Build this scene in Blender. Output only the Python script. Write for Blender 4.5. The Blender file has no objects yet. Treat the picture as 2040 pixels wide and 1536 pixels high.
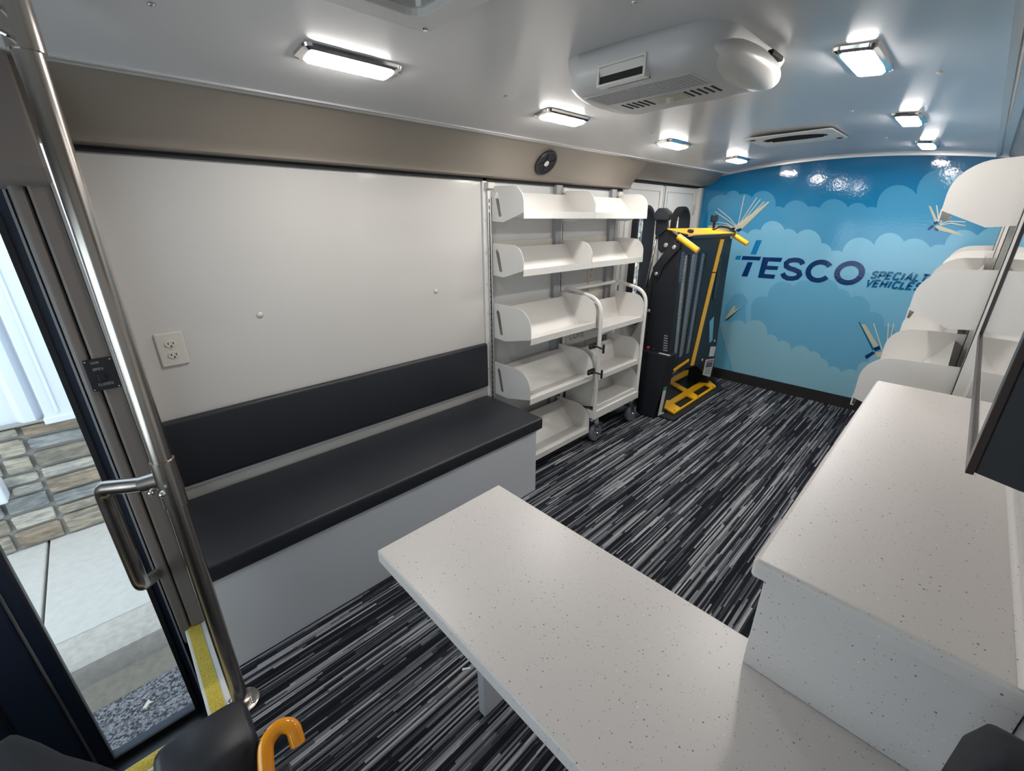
import bpy, bmesh, math, random
from mathutils import Vector, Matrix
random.seed(7)
H = 1.44                      # eye height above the bus floor; z values below are given relative to eye level
PI = math.pi
C = bpy.context.scene.collection
sc = bpy.context.scene
# ---------------------------------------------------------------- camera
cam_d = bpy.data.cameras.new('camera'); cam = bpy.data.objects.new('camera', cam_d); C.objects.link(cam)
cam_d.sensor_width = 36.0; cam_d.lens = 15.0; cam_d.clip_start = 0.02; cam_d.clip_end = 200
R3 = Matrix(((0.7210659917, 0.2520781644, -0.6453839436), (-0.6928510904, 0.2561416825, -0.6740540074), (-0.0046045677, 0.9331923903, 0.3593476874)))
cam.matrix_world = Matrix.Translation((0, 0, H)) @ R3.to_4x4()
sc.camera = cam
# ---------------------------------------------------------------- world, exposure
sc.view_settings.view_transform = 'Standard'; sc.view_settings.look = 'None'
sc.view_settings.gamma = 1.0; sc.view_settings.use_curve_mapping = False
sc.view_settings.exposure = 0.25
w = bpy.data.worlds.new('world'); sc.world = w; w.use_nodes = True
bg = w.node_tree.nodes['Background']; bg.inputs[0].default_value = (0.86, 0.93, 1.0, 1); bg.inputs[1].default_value = 3.0
LAMP_E = 92.0                 # emission of the ceiling lamp lenses
# ---------------------------------------------------------------- materials
def nodes(m): return m.node_tree.nodes, m.node_tree.links
def mat(name, col, rough=0.5, metal=0.0, spec=0.5, bump=0, bscale=60, coat=0.0, var=0.0, vscale=8, emit=None, es=0, bdist=0.002):
    m = bpy.data.materials.new(name); m.use_nodes = True
    n, l = nodes(m); b = n['Principled BSDF']
    b.inputs['Base Color'].default_value = (*col, 1); b.inputs['Roughness'].default_value = rough
    b.inputs['Metallic'].default_value = metal; b.inputs['Specular IOR Level'].default_value = spec
    b.inputs['Coat Weight'].default_value = coat; b.inputs['Coat Roughness'].default_value = 0.05
    tc = n.new('ShaderNodeTexCoord')
    if bump:
        t = n.new('ShaderNodeTexNoise'); t.inputs['Scale'].default_value = bscale; t.inputs['Detail'].default_value = 3
        bp = n.new('ShaderNodeBump'); bp.inputs['Strength'].default_value = bump; bp.inputs['Distance'].default_value = bdist
        l.new(tc.outputs['Object'], t.inputs['Vector']); l.new(t.outputs['Fac'], bp.inputs['Height']); l.new(bp.outputs[0], b.inputs['Normal'])
    if var:
        t = n.new('ShaderNodeTexNoise'); t.inputs['Scale'].default_value = vscale; t.inputs['Detail'].default_value = 4
        r = n.new('ShaderNodeValToRGB')
        r.color_ramp.elements[0].position = 0.3; r.color_ramp.elements[1].position = 0.7
        r.color_ramp.elements[0].color = (*[c*(1-var) for c in col], 1); r.color_ramp.elements[1].color = (*[min(1, c*(1+var)) for c in col], 1)
        l.new(tc.outputs['Object'], t.inputs['Vector']); l.new(t.outputs['Fac'], r.inputs['Fac']); l.new(r.outputs[0], b.inputs['Base Color'])
    if emit:
        b.inputs['Emission Color'].default_value = (*emit, 1); b.inputs['Emission Strength'].default_value = es
    return m
M = {}
M['wall'] = mat('white_wall_laminate', (0.62, 0.60, 0.575), 0.1, spec=0.5, bump=0.22, bscale=90, bdist=0.0012)
M['ceiling'] = mat('pearl_grey_ceiling', (0.60, 0.60, 0.605), 0.2, spec=0.5)
M['taupe'] = mat('taupe_vinyl', (0.26, 0.225, 0.19), 0.33, bump=0.15, bscale=500, bdist=0.0005)
M['dtaupe'] = mat('dark_taupe_vinyl', (0.17, 0.145, 0.13), 0.45, bump=0.15, bscale=500, bdist=0.0005)
M['ac'] = mat('off_white_plastic', (0.70, 0.69, 0.66), 0.35)
M['acgrey'] = mat('grey_white_plastic', (0.60, 0.605, 0.61), 0.45)
M['shelf'] = mat('white_powder_coat', (0.74, 0.72, 0.69), 0.22, spec=0.55, bump=0.35, bscale=260, bdist=0.0008)
M['white'] = mat('white_paint', (0.72, 0.71, 0.69), 0.35)
M['skirt'] = mat('white_bench_laminate', (0.70, 0.72, 0.76), 0.28)
M['blackv'] = mat('black_vinyl', (0.018, 0.02, 0.026), 0.45, bump=0.2, bscale=400, bdist=0.0006)
M['black'] = mat('black_paint', (0.012, 0.013, 0.016), 0.4)
M['charcoal'] = mat('charcoal_paint', (0.015, 0.017, 0.022), 0.45, spec=0.3)
M['navyblk'] = mat('dark_navy_door_paint', (0.016, 0.023, 0.042), 0.4)
M['rubber'] = mat('black_rubber', (0.012, 0.012, 0.014), 0.7)
M['steel'] = mat('brushed_stainless', (0.50, 0.455, 0.41), 0.24, metal=1.0)
M['alu'] = mat('aluminium', (0.70, 0.69, 0.67), 0.35, metal=1.0)
M['chrome'] = mat('chrome', (0.8, 0.8, 0.8), 0.1, metal=1.0)
M['yellow'] = mat('lift_yellow', (0.95, 0.49, 0.012), 0.3)
M['orange'] = mat('orange_gloss', (0.90, 0.33, 0.008), 0.15, coat=0.4)
M['nosing'] = mat('yellow_grit_nosing', (0.66, 0.50, 0.07), 0.8, bump=0.8, bscale=900, var=0.3, vscale=260)
M['outlet'] = mat('outlet_plastic', (0.66, 0.63, 0.57), 0.35)
M['grey'] = mat('grey_metal', (0.33, 0.34, 0.35), 0.45)
M['steelblue'] = mat('blue_grey_steel', (0.075, 0.09, 0.13), 0.35)
M['meshm'] = mat('bare_expanded_metal', (0.20, 0.215, 0.24), 0.4)
M['wheel'] = mat('grey_rubber_wheel', (0.13, 0.14, 0.16), 0.6)
M['red'] = mat('red_plastic', (0.6, 0.02, 0.03), 0.3)
M['green'] = mat('green_print', (0.03, 0.30, 0.12), 0.5)
M['label'] = mat('label_white', (0.65, 0.65, 0.63), 0.5)
M['ink'] = mat('label_ink', (0.09, 0.09, 0.1), 0.5)
M['orangered'] = mat('label_red', (0.6, 0.09, 0.02), 0.5)
M['letter'] = mat('grey_lettering', (0.32, 0.34, 0.37), 0.5)
M['dark'] = mat('dark_recess', (0.01, 0.01, 0.012), 0.8)
M['brown'] = mat('brown_cavity', (0.055, 0.042, 0.035), 0.7)
M['bezel'] = mat('brown_black_bezel', (0.035, 0.018, 0.016), 0.3)
M['screen'] = mat('glossy_screen', (0.02, 0.022, 0.024), 0.015, spec=1.0, coat=1.0)
M['concrete'] = mat('sidewalk_concrete', (0.47, 0.45, 0.42), 0.85, bump=0.4, bscale=90, var=0.06, vscale=25)
M['curb'] = mat('curb_concrete', (0.40, 0.375, 0.335), 0.9, bump=0.5, bscale=60, var=0.12, vscale=30)
M['gutter'] = mat('stained_gutter', (0.20, 0.18, 0.15), 0.9, bump=0.5, bscale=60, var=0.15, vscale=30)
M['siding'] = mat('white_siding', (0.60, 0.64, 0.70), 0.35)
M['mortar'] = mat('mortar', (0.27, 0.265, 0.25), 0.95)
M['fabric'] = mat('black_seat_fabric', (0.016, 0.019, 0.024), 0.85, bump=0.4, bscale=600)
M['leaf'] = mat('pale_debris', (0.6, 0.55, 0.5), 0.8)
M['lens'] = mat('lamp_lens', (1, 1, 1), 0.4, emit=(1.0, 0.965, 0.92), es=LAMP_E)
M['acpanel'] = mat('pale_control_panel', (0.47, 0.47, 0.38), 0.45)
M['mulligan'] = mat('bracket_galvanised', (0.45, 0.40, 0.30), 0.35, metal=0.8)
for k, c in dict(A=(0.065, 0.30, 0.52), B=(0.19, 0.48, 0.68), C=(0.135, 0.40, 0.60), D=(0.25, 0.50, 0.62), blue=(0.008, 0.20, 0.45), navy=(0.004, 0.035, 0.14), cream=(0.58, 0.56, 0.40), page=(0.66, 0.68, 0.58), teal=(0.005, 0.13, 0.21), script=(0.006, 0.12, 0.28)).items():
    M['m'+k] = mat('mural_'+k.lower(), c, 0.07, spec=0.4, bump=0.25, bscale=60, bdist=0.0012)
def glass(name, col=(1, 1, 1)):
    m = bpy.data.materials.new(name); m.use_nodes = True; n, l = nodes(m)
    b = n['Principled BSDF']; n.remove(b); o = n['Material Output']
    t = n.new('ShaderNodeBsdfTransparent'); t.inputs[0].default_value = (*col, 1)
    g = n.new('ShaderNodeBsdfGlossy'); g.inputs['Roughness'].default_value = 0.02
    f0 = n.new('ShaderNodeLayerWeight'); f0.inputs['Blend'].default_value = 0.5; f = n.new('ShaderNodeMath'); f.operation = 'POWER'; f.inputs[1].default_value = 5.0; l.new(f0.outputs['Facing'], f.inputs[0])
    x = n.new('ShaderNodeMixShader'); l.new(f.outputs[0], x.inputs[0]); l.new(t.outputs[0], x.inputs[1]); l.new(g.outputs[0], x.inputs[2]); l.new(x.outputs[0], o.inputs[0])
    return m
M['glass'] = glass('door_glass', (0.93, 0.97, 0.98))
def mathn(n, l, op, a, b=None, c=None):
    k = n.new('ShaderNodeMath'); k.operation = op
    for i, v in enumerate((a, b, c)):
        if v is None: continue
        if isinstance(v, (int, float)): k.inputs[i].default_value = v
        else: l.new(v, k.inputs[i])
    return k.outputs[0]
def carpet():
    m = bpy.data.materials.new('streaked_carpet'); m.use_nodes = True; n, l = nodes(m); b = n['Principled BSDF']
    tc = n.new('ShaderNodeTexCoord'); s = n.new('ShaderNodeSeparateXYZ'); l.new(tc.outputs['Object'], s.inputs[0])
    def layer(fy, fx, off):
        yc = mathn(n, l, 'FLOOR', mathn(n, l, 'MULTIPLY', mathn(n, l, 'ADD', s.outputs[1], off), fy))
        wn = n.new('ShaderNodeTexWhiteNoise'); wn.noise_dimensions = '1D'; l.new(yc, wn.inputs['W'])
        xo = mathn(n, l, 'ADD', mathn(n, l, 'MULTIPLY', s.outputs[0], fx), mathn(n, l, 'MULTIPLY', wn.outputs[0], 37.0))
        xc = mathn(n, l, 'FLOOR', xo)
        cv = n.new('ShaderNodeCombineXYZ'); l.new(xc, cv.inputs[0]); l.new(yc, cv.inputs[1])
        w2 = n.new('ShaderNodeTexWhiteNoise'); w2.noise_dimensions = '2D'; l.new(cv.outputs[0], w2.inputs['Vector'])
        return w2.outputs[0]
    a = layer(150, 2.6, 0.0); c = layer(310, 4.0, 0.37); d = layer(72, 1.3, 0.11)
    v = mathn(n, l, 'ADD', mathn(n, l, 'MULTIPLY', a, 0.55), mathn(n, l, 'ADD', mathn(n, l, 'MULTIPLY', c, 0.25), mathn(n, l, 'MULTIPLY', d, 0.2)))
    r = n.new('ShaderNodeValToRGB'); r.color_ramp.interpolation = 'LINEAR'
    e = r.color_ramp.elements; e[0].position = 0.30; e[0].color = (0.010, 0.011, 0.016, 1); e[1].position = 0.82; e[1].color = (0.42, 0.425, 0.44, 1)
    for p, cc in ((0.46, (0.020, 0.022, 0.030)), (0.56, (0.075, 0.08, 0.095)), (0.68, (0.20, 0.205, 0.22))):
        q = e.new(p); q.color = (*cc, 1)
    l.new(v, r.inputs['Fac'])
    t = n.new('ShaderNodeTexNoise'); t.inputs['Scale'].default_value = 420; l.new(tc.outputs['Object'], t.inputs['Vector'])
    mx = n.new('ShaderNodeMixRGB'); mx.blend_type = 'MULTIPLY'; mx.inputs[0].default_value = 0.35; l.new(r.outputs[0], mx.inputs[1]); l.new(t.outputs['Fac'], mx.inputs[2])
    l.new(mx.outputs[0], b.inputs['Base Color']); b.inputs['Roughness'].default_value = 0.95; b.inputs['Specular IOR Level'].default_value = 0.15
    bp = n.new('ShaderNodeBump'); bp.inputs['Strength'].default_value = 0.4; bp.inputs['Distance'].default_value = 0.002; l.new(v, bp.inputs['Height']); l.new(bp.outputs[0], b.inputs['Normal'])
    return m
M['carpet'] = carpet()
def quartz():
    m = bpy.data.materials.new('speckled_quartz'); m.use_nodes = True; n, l = nodes(m); b = n['Principled BSDF']
    tc = n.new('ShaderNodeTexCoord'); base = (0.66, 0.625, 0.605)
    prev = None
    for sc_, thr, lo, col in ((125, 0.19, 0.55, (0.20, 0.185, 0.17)), (210, 0.24, 0.45, (0.38, 0.34, 0.31)), (100, 0.13, 0.7, (0.85, 0.84, 0.82))):
        v = n.new('ShaderNodeTexVoronoi'); v.inputs['Scale'].default_value = sc_; v.inputs['Randomness'].default_value = 1
        mp = n.new('ShaderNodeMapping'); mp.inputs['Scale'].default_value = (1, 1.0, 1); mp.inputs['Rotation'].default_value = (0.3, 0.2, sc_); l.new(tc.outputs['Object'], mp.inputs[0]); l.new(mp.outputs[0], v.inputs['Vector'])
        sx = n.new('ShaderNodeSeparateColor'); l.new(v.outputs['Color'], sx.inputs[0])
        rad = mathn(n, l, 'MULTIPLY', sx.outputs[1], thr)
        k = mathn(n, l, 'MULTIPLY', mathn(n, l, 'LESS_THAN', v.outputs['Distance'], rad), mathn(n, l, 'GREATER_THAN', sx.outputs[0], lo))
        mx = n.new('ShaderNodeMixRGB'); l.new(k, mx.inputs[0]); mx.inputs[2].default_value = (*col, 1)
        if prev is None: mx.inputs[1].default_value = (*base, 1)
        else: l.new(prev, mx.inputs[1])
        prev = mx.outputs[0]
    l.new(prev, b.inputs['Base Color']); b.inputs['Roughness'].default_value = 0.36
    return m
M['quartz'] = quartz()
def asphalt():
    m = bpy.data.materials.new('asphalt'); m.use_nodes = True; n, l = nodes(m); b = n['Principled BSDF']
    tc = n.new('ShaderNodeTexCoord'); v = n.new('ShaderNodeTexVoronoi'); v.inputs['Scale'].default_value = 110; l.new(tc.outputs['Object'], v.inputs['Vector'])
    s = n.new('ShaderNodeSeparateColor'); l.new(v.outputs['Color'], s.inputs[0])
    r = n.new('ShaderNodeValToRGB'); r.color_ramp.elements[0].color = (0.03, 0.031, 0.036, 1); r.color_ramp.elements[1].color = (0.26, 0.26, 0.28, 1); r.color_ramp.elements[0].position = 0.15
    l.new(s.outputs[0], r.inputs[0]); l.new(r.outputs[0], b.inputs['Base Color']); b.inputs['Roughness'].default_value = 0.9
    bp = n.new('ShaderNodeBump'); bp.inputs['Strength'].default_value = 0.8; bp.inputs['Distance'].default_value = 0.004; l.new(v.outputs['Distance'], bp.inputs['Height']); l.new(bp.outputs[0], b.inputs['Normal'])
    return m
M['asphalt'] = asphalt()
def stone():
    m = bpy.data.materials.new('ledgestone'); m.use_nodes = True; n, l = nodes(m); b = n['Principled BSDF']
    at = n.new('ShaderNodeAttribute'); at.attribute_name = 'stone_tint'
    tc = n.new('ShaderNodeTexCoord'); mp = n.new('ShaderNodeMapping'); mp.inputs['Scale'].default_value = (1, 1, 3.5); l.new(tc.outputs['Object'], mp.inputs[0])
    t = n.new('ShaderNodeTexNoise'); t.inputs['Scale'].default_value = 13; t.inputs['Detail'].default_value = 8; l.new(mp.outputs[0], t.inputs['Vector'])
    r = n.new('ShaderNodeValToRGB'); r.color_ramp.elements[0].position = 0.35; r.color_ramp.elements[1].position = 0.65; r.color_ramp.elements[0].color = (0.62, 0.62, 0.64, 1); r.color_ramp.elements[1].color = (1.15, 1.12, 1.05, 1)
    l.new(t.outputs['Fac'], r.inputs[0]); mx = n.new('ShaderNodeMixRGB'); mx.blend_type = 'MULTIPLY'; mx.inputs[0].default_value = 1; l.new(at.outputs['Color'], mx.inputs[1]); l.new(r.outputs[0], mx.inputs[2])
    l.new(mx.outputs[0], b.inputs['Base Color']); b.inputs['Roughness'].default_value = 0.9
    bp = n.new('ShaderNodeBump'); bp.inputs['Strength'].default_value = 0.9; bp.inputs['Distance'].default_value = 0.02; l.new(t.outputs['Fac'], bp.inputs['Height']); l.new(bp.outputs[0], b.inputs['Normal'])
    return m
M['stone'] = stone()
def mural_base():
    m = bpy.data.materials.new('mural_sky_print'); m.use_nodes = True; n, l = nodes(m); b = n['Principled BSDF']
    tc = n.new('ShaderNodeTexCoord'); s = n.new('ShaderNodeSeparateXYZ'); l.new(tc.outputs['Object'], s.inputs[0])
    mr = n.new('ShaderNodeMapRange'); mr.inputs[1].default_value = 0.0; mr.inputs[2].default_value = 1.9; l.new(s.outputs[2], mr.inputs[0])
    r = n.new('ShaderNodeValToRGB'); e = r.color_ramp.elements; e[0].position = 0.3; e[0].color = (0.14, 0.44, 0.62, 1); e[1].position = 0.98; e[1].color = (0.002, 0.15, 0.35, 1)
    q = e.new(0.72); q.color = (0.015, 0.22, 0.45, 1)
    l.new(mr.outputs[0], r.inputs[0]); l.new(r.outputs[0], b.inputs['Base Color']); b.inputs['Roughness'].default_value = 0.07
    t = n.new('ShaderNodeTexNoise'); t.inputs['Scale'].default_value = 60; l.new(tc.outputs['Object'], t.inputs['Vector'])
    bp = n.new('ShaderNodeBump'); bp.inputs['Strength'].default_value = 0.25; bp.inputs['Distance'].default_value = 0.0012; l.new(t.outputs['Fac'], bp.inputs['Height']); l.new(bp.outputs[0], b.inputs['Normal'])
    return m
M['sky'] = mural_base()
# ---------------------------------------------------------------- object helpers
def wloc(o):
    v = Vector((0, 0, 0))
    while o is not None:
        v += o.location; o = o.parent
    return v
def tag(o, label=None, cat=None, group=None, kind=None):
    if label: o['label'] = label
    if cat: o['category'] = cat
    if group: o['group'] = group
    if kind: o['kind'] = kind
    return o
def thing(name, label, cat, loc, group=None):
    """an Empty at the thing's base; loc is relative to eye level"""
    o = bpy.data.objects.new(name, None); o.empty_display_size = 0.05; C.objects.link(o)
    o.location = (loc[0], loc[1], loc[2] + H); return tag(o, label, cat, group)
def obj(name, bm, m, parent=None, smooth=False, bevel=0, seg=2, label=None, autos=None):
    """bmesh given relative to eye level -> ONE mesh object"""
    me = bpy.data.meshes.new(name)
    off = Vector((0, 0, H)) - (wloc(parent) if parent else Vector((0, 0, 0)))
    bmesh.ops.translate(bm, verts=bm.verts, vec=off)
    bmesh.ops.recalc_face_normals(bm, faces=bm.faces)
    bm.to_mesh(me); bm.free()
    o = bpy.data.objects.new(name, me); C.objects.link(o)
    for k in (m if isinstance(m, (list, tuple)) else [m]): me.materials.append(M[k])
    if parent: o.parent = parent
    if smooth:
        for p in me.polygons: p.use_smooth = True
    if bevel:
        b = o.modifiers.new('bevel', 'BEVEL'); b.width = bevel; b.segments = seg; b.limit_method = 'ANGLE'; b.angle_limit = 0.6
    if smooth and autos:
        bmx = bmesh.new(); bmx.from_mesh(me)
        for e in bmx.edges:
            if len(e.link_faces) == 2 and e.calc_face_angle() > autos: e.smooth = False
        bmx.to_mesh(me); bmx.free()
    if label: o['label'] = label
    return o
def struct(name, bm, m, **k):
    o = obj(name, bm, m, **k); o['kind'] = 'structure'; return o
def B(): return bmesh.new()
def box(bm, x0, x1, y0, y1, z0, z1, mi=0):
    vs = [bm.verts.new(p) for p in ((x0, y0, z0), (x1, y0, z0), (x1, y1, z0), (x0, y1, z0), (x0, y0, z1), (x1, y0, z1), (x1, y1, z1), (x0, y1, z1))]
    for f in ((0, 3, 2, 1), (4, 5, 6, 7), (0, 1, 5, 4), (1, 2, 6, 5), (2, 3, 7, 6), (3, 0, 4, 7)):
        bm.faces.new([vs[i] for i in f]).material_index = mi
    return bm
def mapax(ax, a, b, c):
    return {'x': (c, a, b), 'y': (a, c, b), 'z': (a, b, c)}[ax]
def prism(bm, pts, ax, c0, c1, mi=0):
    """extrude a polygon along axis ax; pts are (y,z), (x,z) or (x,y)"""
    a = [bm.verts.new(mapax(ax, p[0], p[1], c0)) for p in pts]; b = [bm.verts.new(mapax(ax, p[0], p[1], c1)) for p in pts]
    n = len(pts)
    bm.faces.new(a).material_index = mi; bm.faces.new(list(reversed(b))).material_index = mi
    for i in range(n): bm.faces.new((a[i], b[i], b[(i+1) % n], a[(i+1) % n])).material_index = mi
    return bm
def plate(bm, outer, holes, ax, c0, c1, mi=0):
    """flat plate with real holes, extruded along ax"""
    cu = bpy.data.curves.new('t', 'CURVE'); cu.dimensions = '2D'; cu.fill_mode = 'BOTH'; cu.extrude = abs(c1-c0)/2
    for ring in [outer]+holes:
        s = cu.splines.new('POLY'); s.points.add(len(ring)-1); s.use_cyclic_u = True
        for i, p in enumerate(ring): s.points[i].co = (p[0], p[1], 0, 1)
    o = bpy.data.objects.new('t', cu); C.objects.link(o); bpy.context.view_layer.update()
    me = bpy.data.meshes.new_from_object(o.evaluated_get(bpy.context.evaluated_depsgraph_get()))
    cm = (c0+c1)/2; vs = [bm.verts.new(mapax(ax, v.co.x, v.co.y, cm+v.co.z)) for v in me.vertices]
    for p in me.polygons:
        try: bm.faces.new([vs[i] for i in p.vertices]).material_index = mi
        except ValueError: pass
    bmesh.ops.remove_doubles(bm, verts=vs, dist=1e-5)
    bpy.data.objects.remove(o); bpy.data.curves.remove(cu); bpy.data.meshes.remove(me)
    return bm
def rrect(x0, x1, y0, y1, r, n=5):
    out = []
    for cx, cy, a in ((x1-r, y1-r, 0), (x0+r, y1-r, PI/2), (x0+r, y0+r, PI), (x1-r, y0+r, 1.5*PI)):
        for i in range(n+1):
            t = a+PI/2*i/n; out.append((cx+r*math.cos(t), cy+r*math.sin(t)))
    return out
def circ(cx, cy, r, n=24, ry=None): return [(cx+r*math.cos(2*PI*i/n), cy+(ry or r)*math.sin(2*PI*i/n)) for i in range(n)]
def fillet(pts, r, n=6):
    """round the inner corners of a 3D polyline"""
    pts = [Vector(p) for p in pts]; out = [pts[0]]
    for i in range(1, len(pts)-1):
        p, a, b = pts[i], pts[i-1], pts[i+1]
        ua, ub = (a-p).normalized(), (b-p).normalized(); rr = min(r, (a-p).length*0.49, (b-p).length*0.49)
        s, e = p+ua*rr, p+ub*rr
        for k in range(n+1):
            t = k/n; out.append((1-t)**2*s+2*t*(1-t)*p+t*t*e)
    out.append(pts[-1]); return out
def tube(bm, pts, r, n=14, rad=0, cap=True, mi=0, flat=1.0):
    pts = fillet(pts, rad) if rad else [Vector(p) for p in pts]
    rings = []; up = None
    for i, p in enumerate(pts):
        d = (pts[min(i+1, len(pts)-1)]-pts[max(i-1, 0)]).normalized()
        if up is None:
            up = Vector((0, 0, 1)) if abs(d.z) < 0.9 else Vector((1, 0, 0))
        sx = d.cross(up).normalized(); up = sx.cross(d).normalized()
        rr = r[i] if isinstance(r, (list, tuple)) else r
        rings.append([bm.verts.new(p+sx*math.cos(2*PI*k/n)*rr+up*math.sin(2*PI*k/n)*rr*flat) for k in range(n)])
    for a, b in zip(rings, rings[1:]):
        for k in range(n): bm.faces.new((a[k], a[(k+1) % n], b[(k+1) % n], b[k])).material_index = mi
    if cap: bm.faces.new(rings[0]).material_index = mi; bm.faces.new(list(reversed(rings[-1]))).material_index = mi
    return bm
def lathe(bm, prof, c, ax='z', n=24, mi=0):
    """profile of (radius, height) spun about ax through c"""
    rings = []
    for r, h in prof:
        ring = []
        for k in range(n):
            a = 2*PI*k/n; u, v = r*math.cos(a), r*math.sin(a)
            p = {'z': (u, v, h), 'x': (h, u, v), 'y': (u, h, v)}[ax]
            ring.append(bm.verts.new((c[0]+p[0], c[1]+p[1], c[2]+p[2])))
        rings.append(ring)
    for a, b in zip(rings, rings[1:]):
        for k in range(n): bm.faces.new((a[k], a[(k+1) % n], b[(k+1) % n], b[k])).material_index = mi
    bm.faces.new(rings[0]).material_index = mi; bm.faces.new(list(reversed(rings[-1]))).material_index = mi
    return bm
def loft(bm, rings, mi=0, cap=True):
    rs = [[bm.verts.new(p) for p in r] for r in rings]; n = len(rs[0])
    for a, b in zip(rs, rs[1:]):
        for k in range(n): bm.faces.new((a[k], a[(k+1) % n], b[(k+1) % n], b[k])).material_index = mi
    if cap: bm.faces.new(rs[0]).material_index = mi; bm.faces.new(list(reversed(rs[-1]))).material_index = mi
    return bm
def ribbon(bm, pts, wd, ax, c0, c1, mi=0, closed=False):
    """a flat stroke of constant width along a 2D polyline"""
    P = [Vector(p) for p in pts]; n = len(P); L, Rr = [], []
    for i in range(n):
        if closed: a, b = P[(i-1) % n], P[(i+1) % n]
        else: a, b = P[max(i-1, 0)], P[min(i+1, n-1)]
        d1 = (P[i]-a); d2 = (b-P[i]); d = (d1.normalized() if d1.length > 1e-9 else d2.normalized())+(d2.normalized() if d2.length > 1e-9 else d1.normalized())
        d = d.normalized() if d.length > 1e-6 else d1.normalized()
        nrm = Vector((-d.y, d.x)); k = 1.0
        if d1.length > 1e-9 and d2.length > 1e-9:
            k = 1/max(0.45, abs(nrm.dot(Vector((-d1.normalized().y, d1.normalized().x)))))
        L.append(P[i]+nrm*wd/2*k); Rr.append(P[i]-nrm*wd/2*k)
    for i in range(n if closed else n-1):
        j = (i+1) % n
        prism(bm, [L[i], Rr[i], Rr[j], L[j]], ax, c0, c1, mi)
    return bm
GL = {'S': [[(.95, .82), (.75, 1), (.3, 1), (.08, .8), (.2, .58), (.8, .44), (.95, .22), (.75, 0), (.25, 0), (.03, .2)]], 'P': [[(.05, 0), (.05, 1), (.7, 1), (.95, .85), (.95, .6), (.7, .43), (.05, .43)]],
      'E': [[(.9, 1), (.05, 1), (.05, 0), (.9, 0)], [(.05, .5), (.8, .5)]], 'C': [[(.95, .78), (.75, 1), (.3, 1), (.03, .75), (.03, .25), (.3, 0), (.75, 0), (.95, .22)]],
      'I': [[(.2, 0), (.2, 1)]], 'A': [[(0, 0), (.5, 1), (1, 0)], [(.2, .33), (.8, .33)]], 'L': [[(.05, 1), (.05, 0), (.85, 0)]], 'T': [[(0, 1), (1, 1)], [(.5, 1), (.5, 0)]],
      'Y': [[(0, 1), (.5, .5), (1, 1)], [(.5, .5), (.5, 0)]], 'V': [[(0, 1), (.5, 0), (1, 1)]], 'H': [[(.05, 0), (.05, 1)], [(.95, 0), (.95, 1)], [(.05, .5), (.95, .5)]],
      'D': [[(.05, 0), (.05, 1), (.6, 1), (.95, .75), (.95, .25), (.6, 0), (.05, 0)]], 'O': [[(.5, 1), (.15, .95), (.0, .7), (.0, .3), (.15, .05), (.5, 0), (.85, .05), (1, .3), (1, .7), (.85, .95), (.5, 1)]],
      'R': [[(.05, 0), (.05, 1), (.7, 1), (.95, .85), (.95, .62), (.7, .46), (.05, .46)], [(.5, .46), (.95, 0)]], 'N': [[(.05, 0), (.05, 1), (.95, 0), (.95, 1)]], '=': [[(.1, 1), (.9, 1)], [(.1, .5), (.9, .5)], [(.1, 0), (.9, 0)]]}
def write(bm, text, org, h, ax, c0, c1, dirx=1, shear=0.0, wf=0.72, gap=0.28, st=0.2, mi=0):
    x = 0.0
    for ch in text:
        if ch == ' ': x += h*0.6; continue
        ww = h*wf*(0.45 if ch == 'I' else 1)
        for s in GL[ch]:
            ribbon(bm, [(org[0]+dirx*(x+p[0]*ww*(2.2 if ch == 'I' else 1)*1.0+shear*p[1]*h), org[1]+p[1]*h) for p in s], h*st, ax, c0, c1, mi)
        x += ww*{'L': 0.8, 'T': 0.95, 'E': 0.95}.get(ch, 1)+h*gap
    return bm
def copy_tree(o, parent=None):
    c = o.copy(); C.objects.link(c); c.parent = parent
    for ch in list(o.children): copy_tree(ch, c)
    return c
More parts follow.
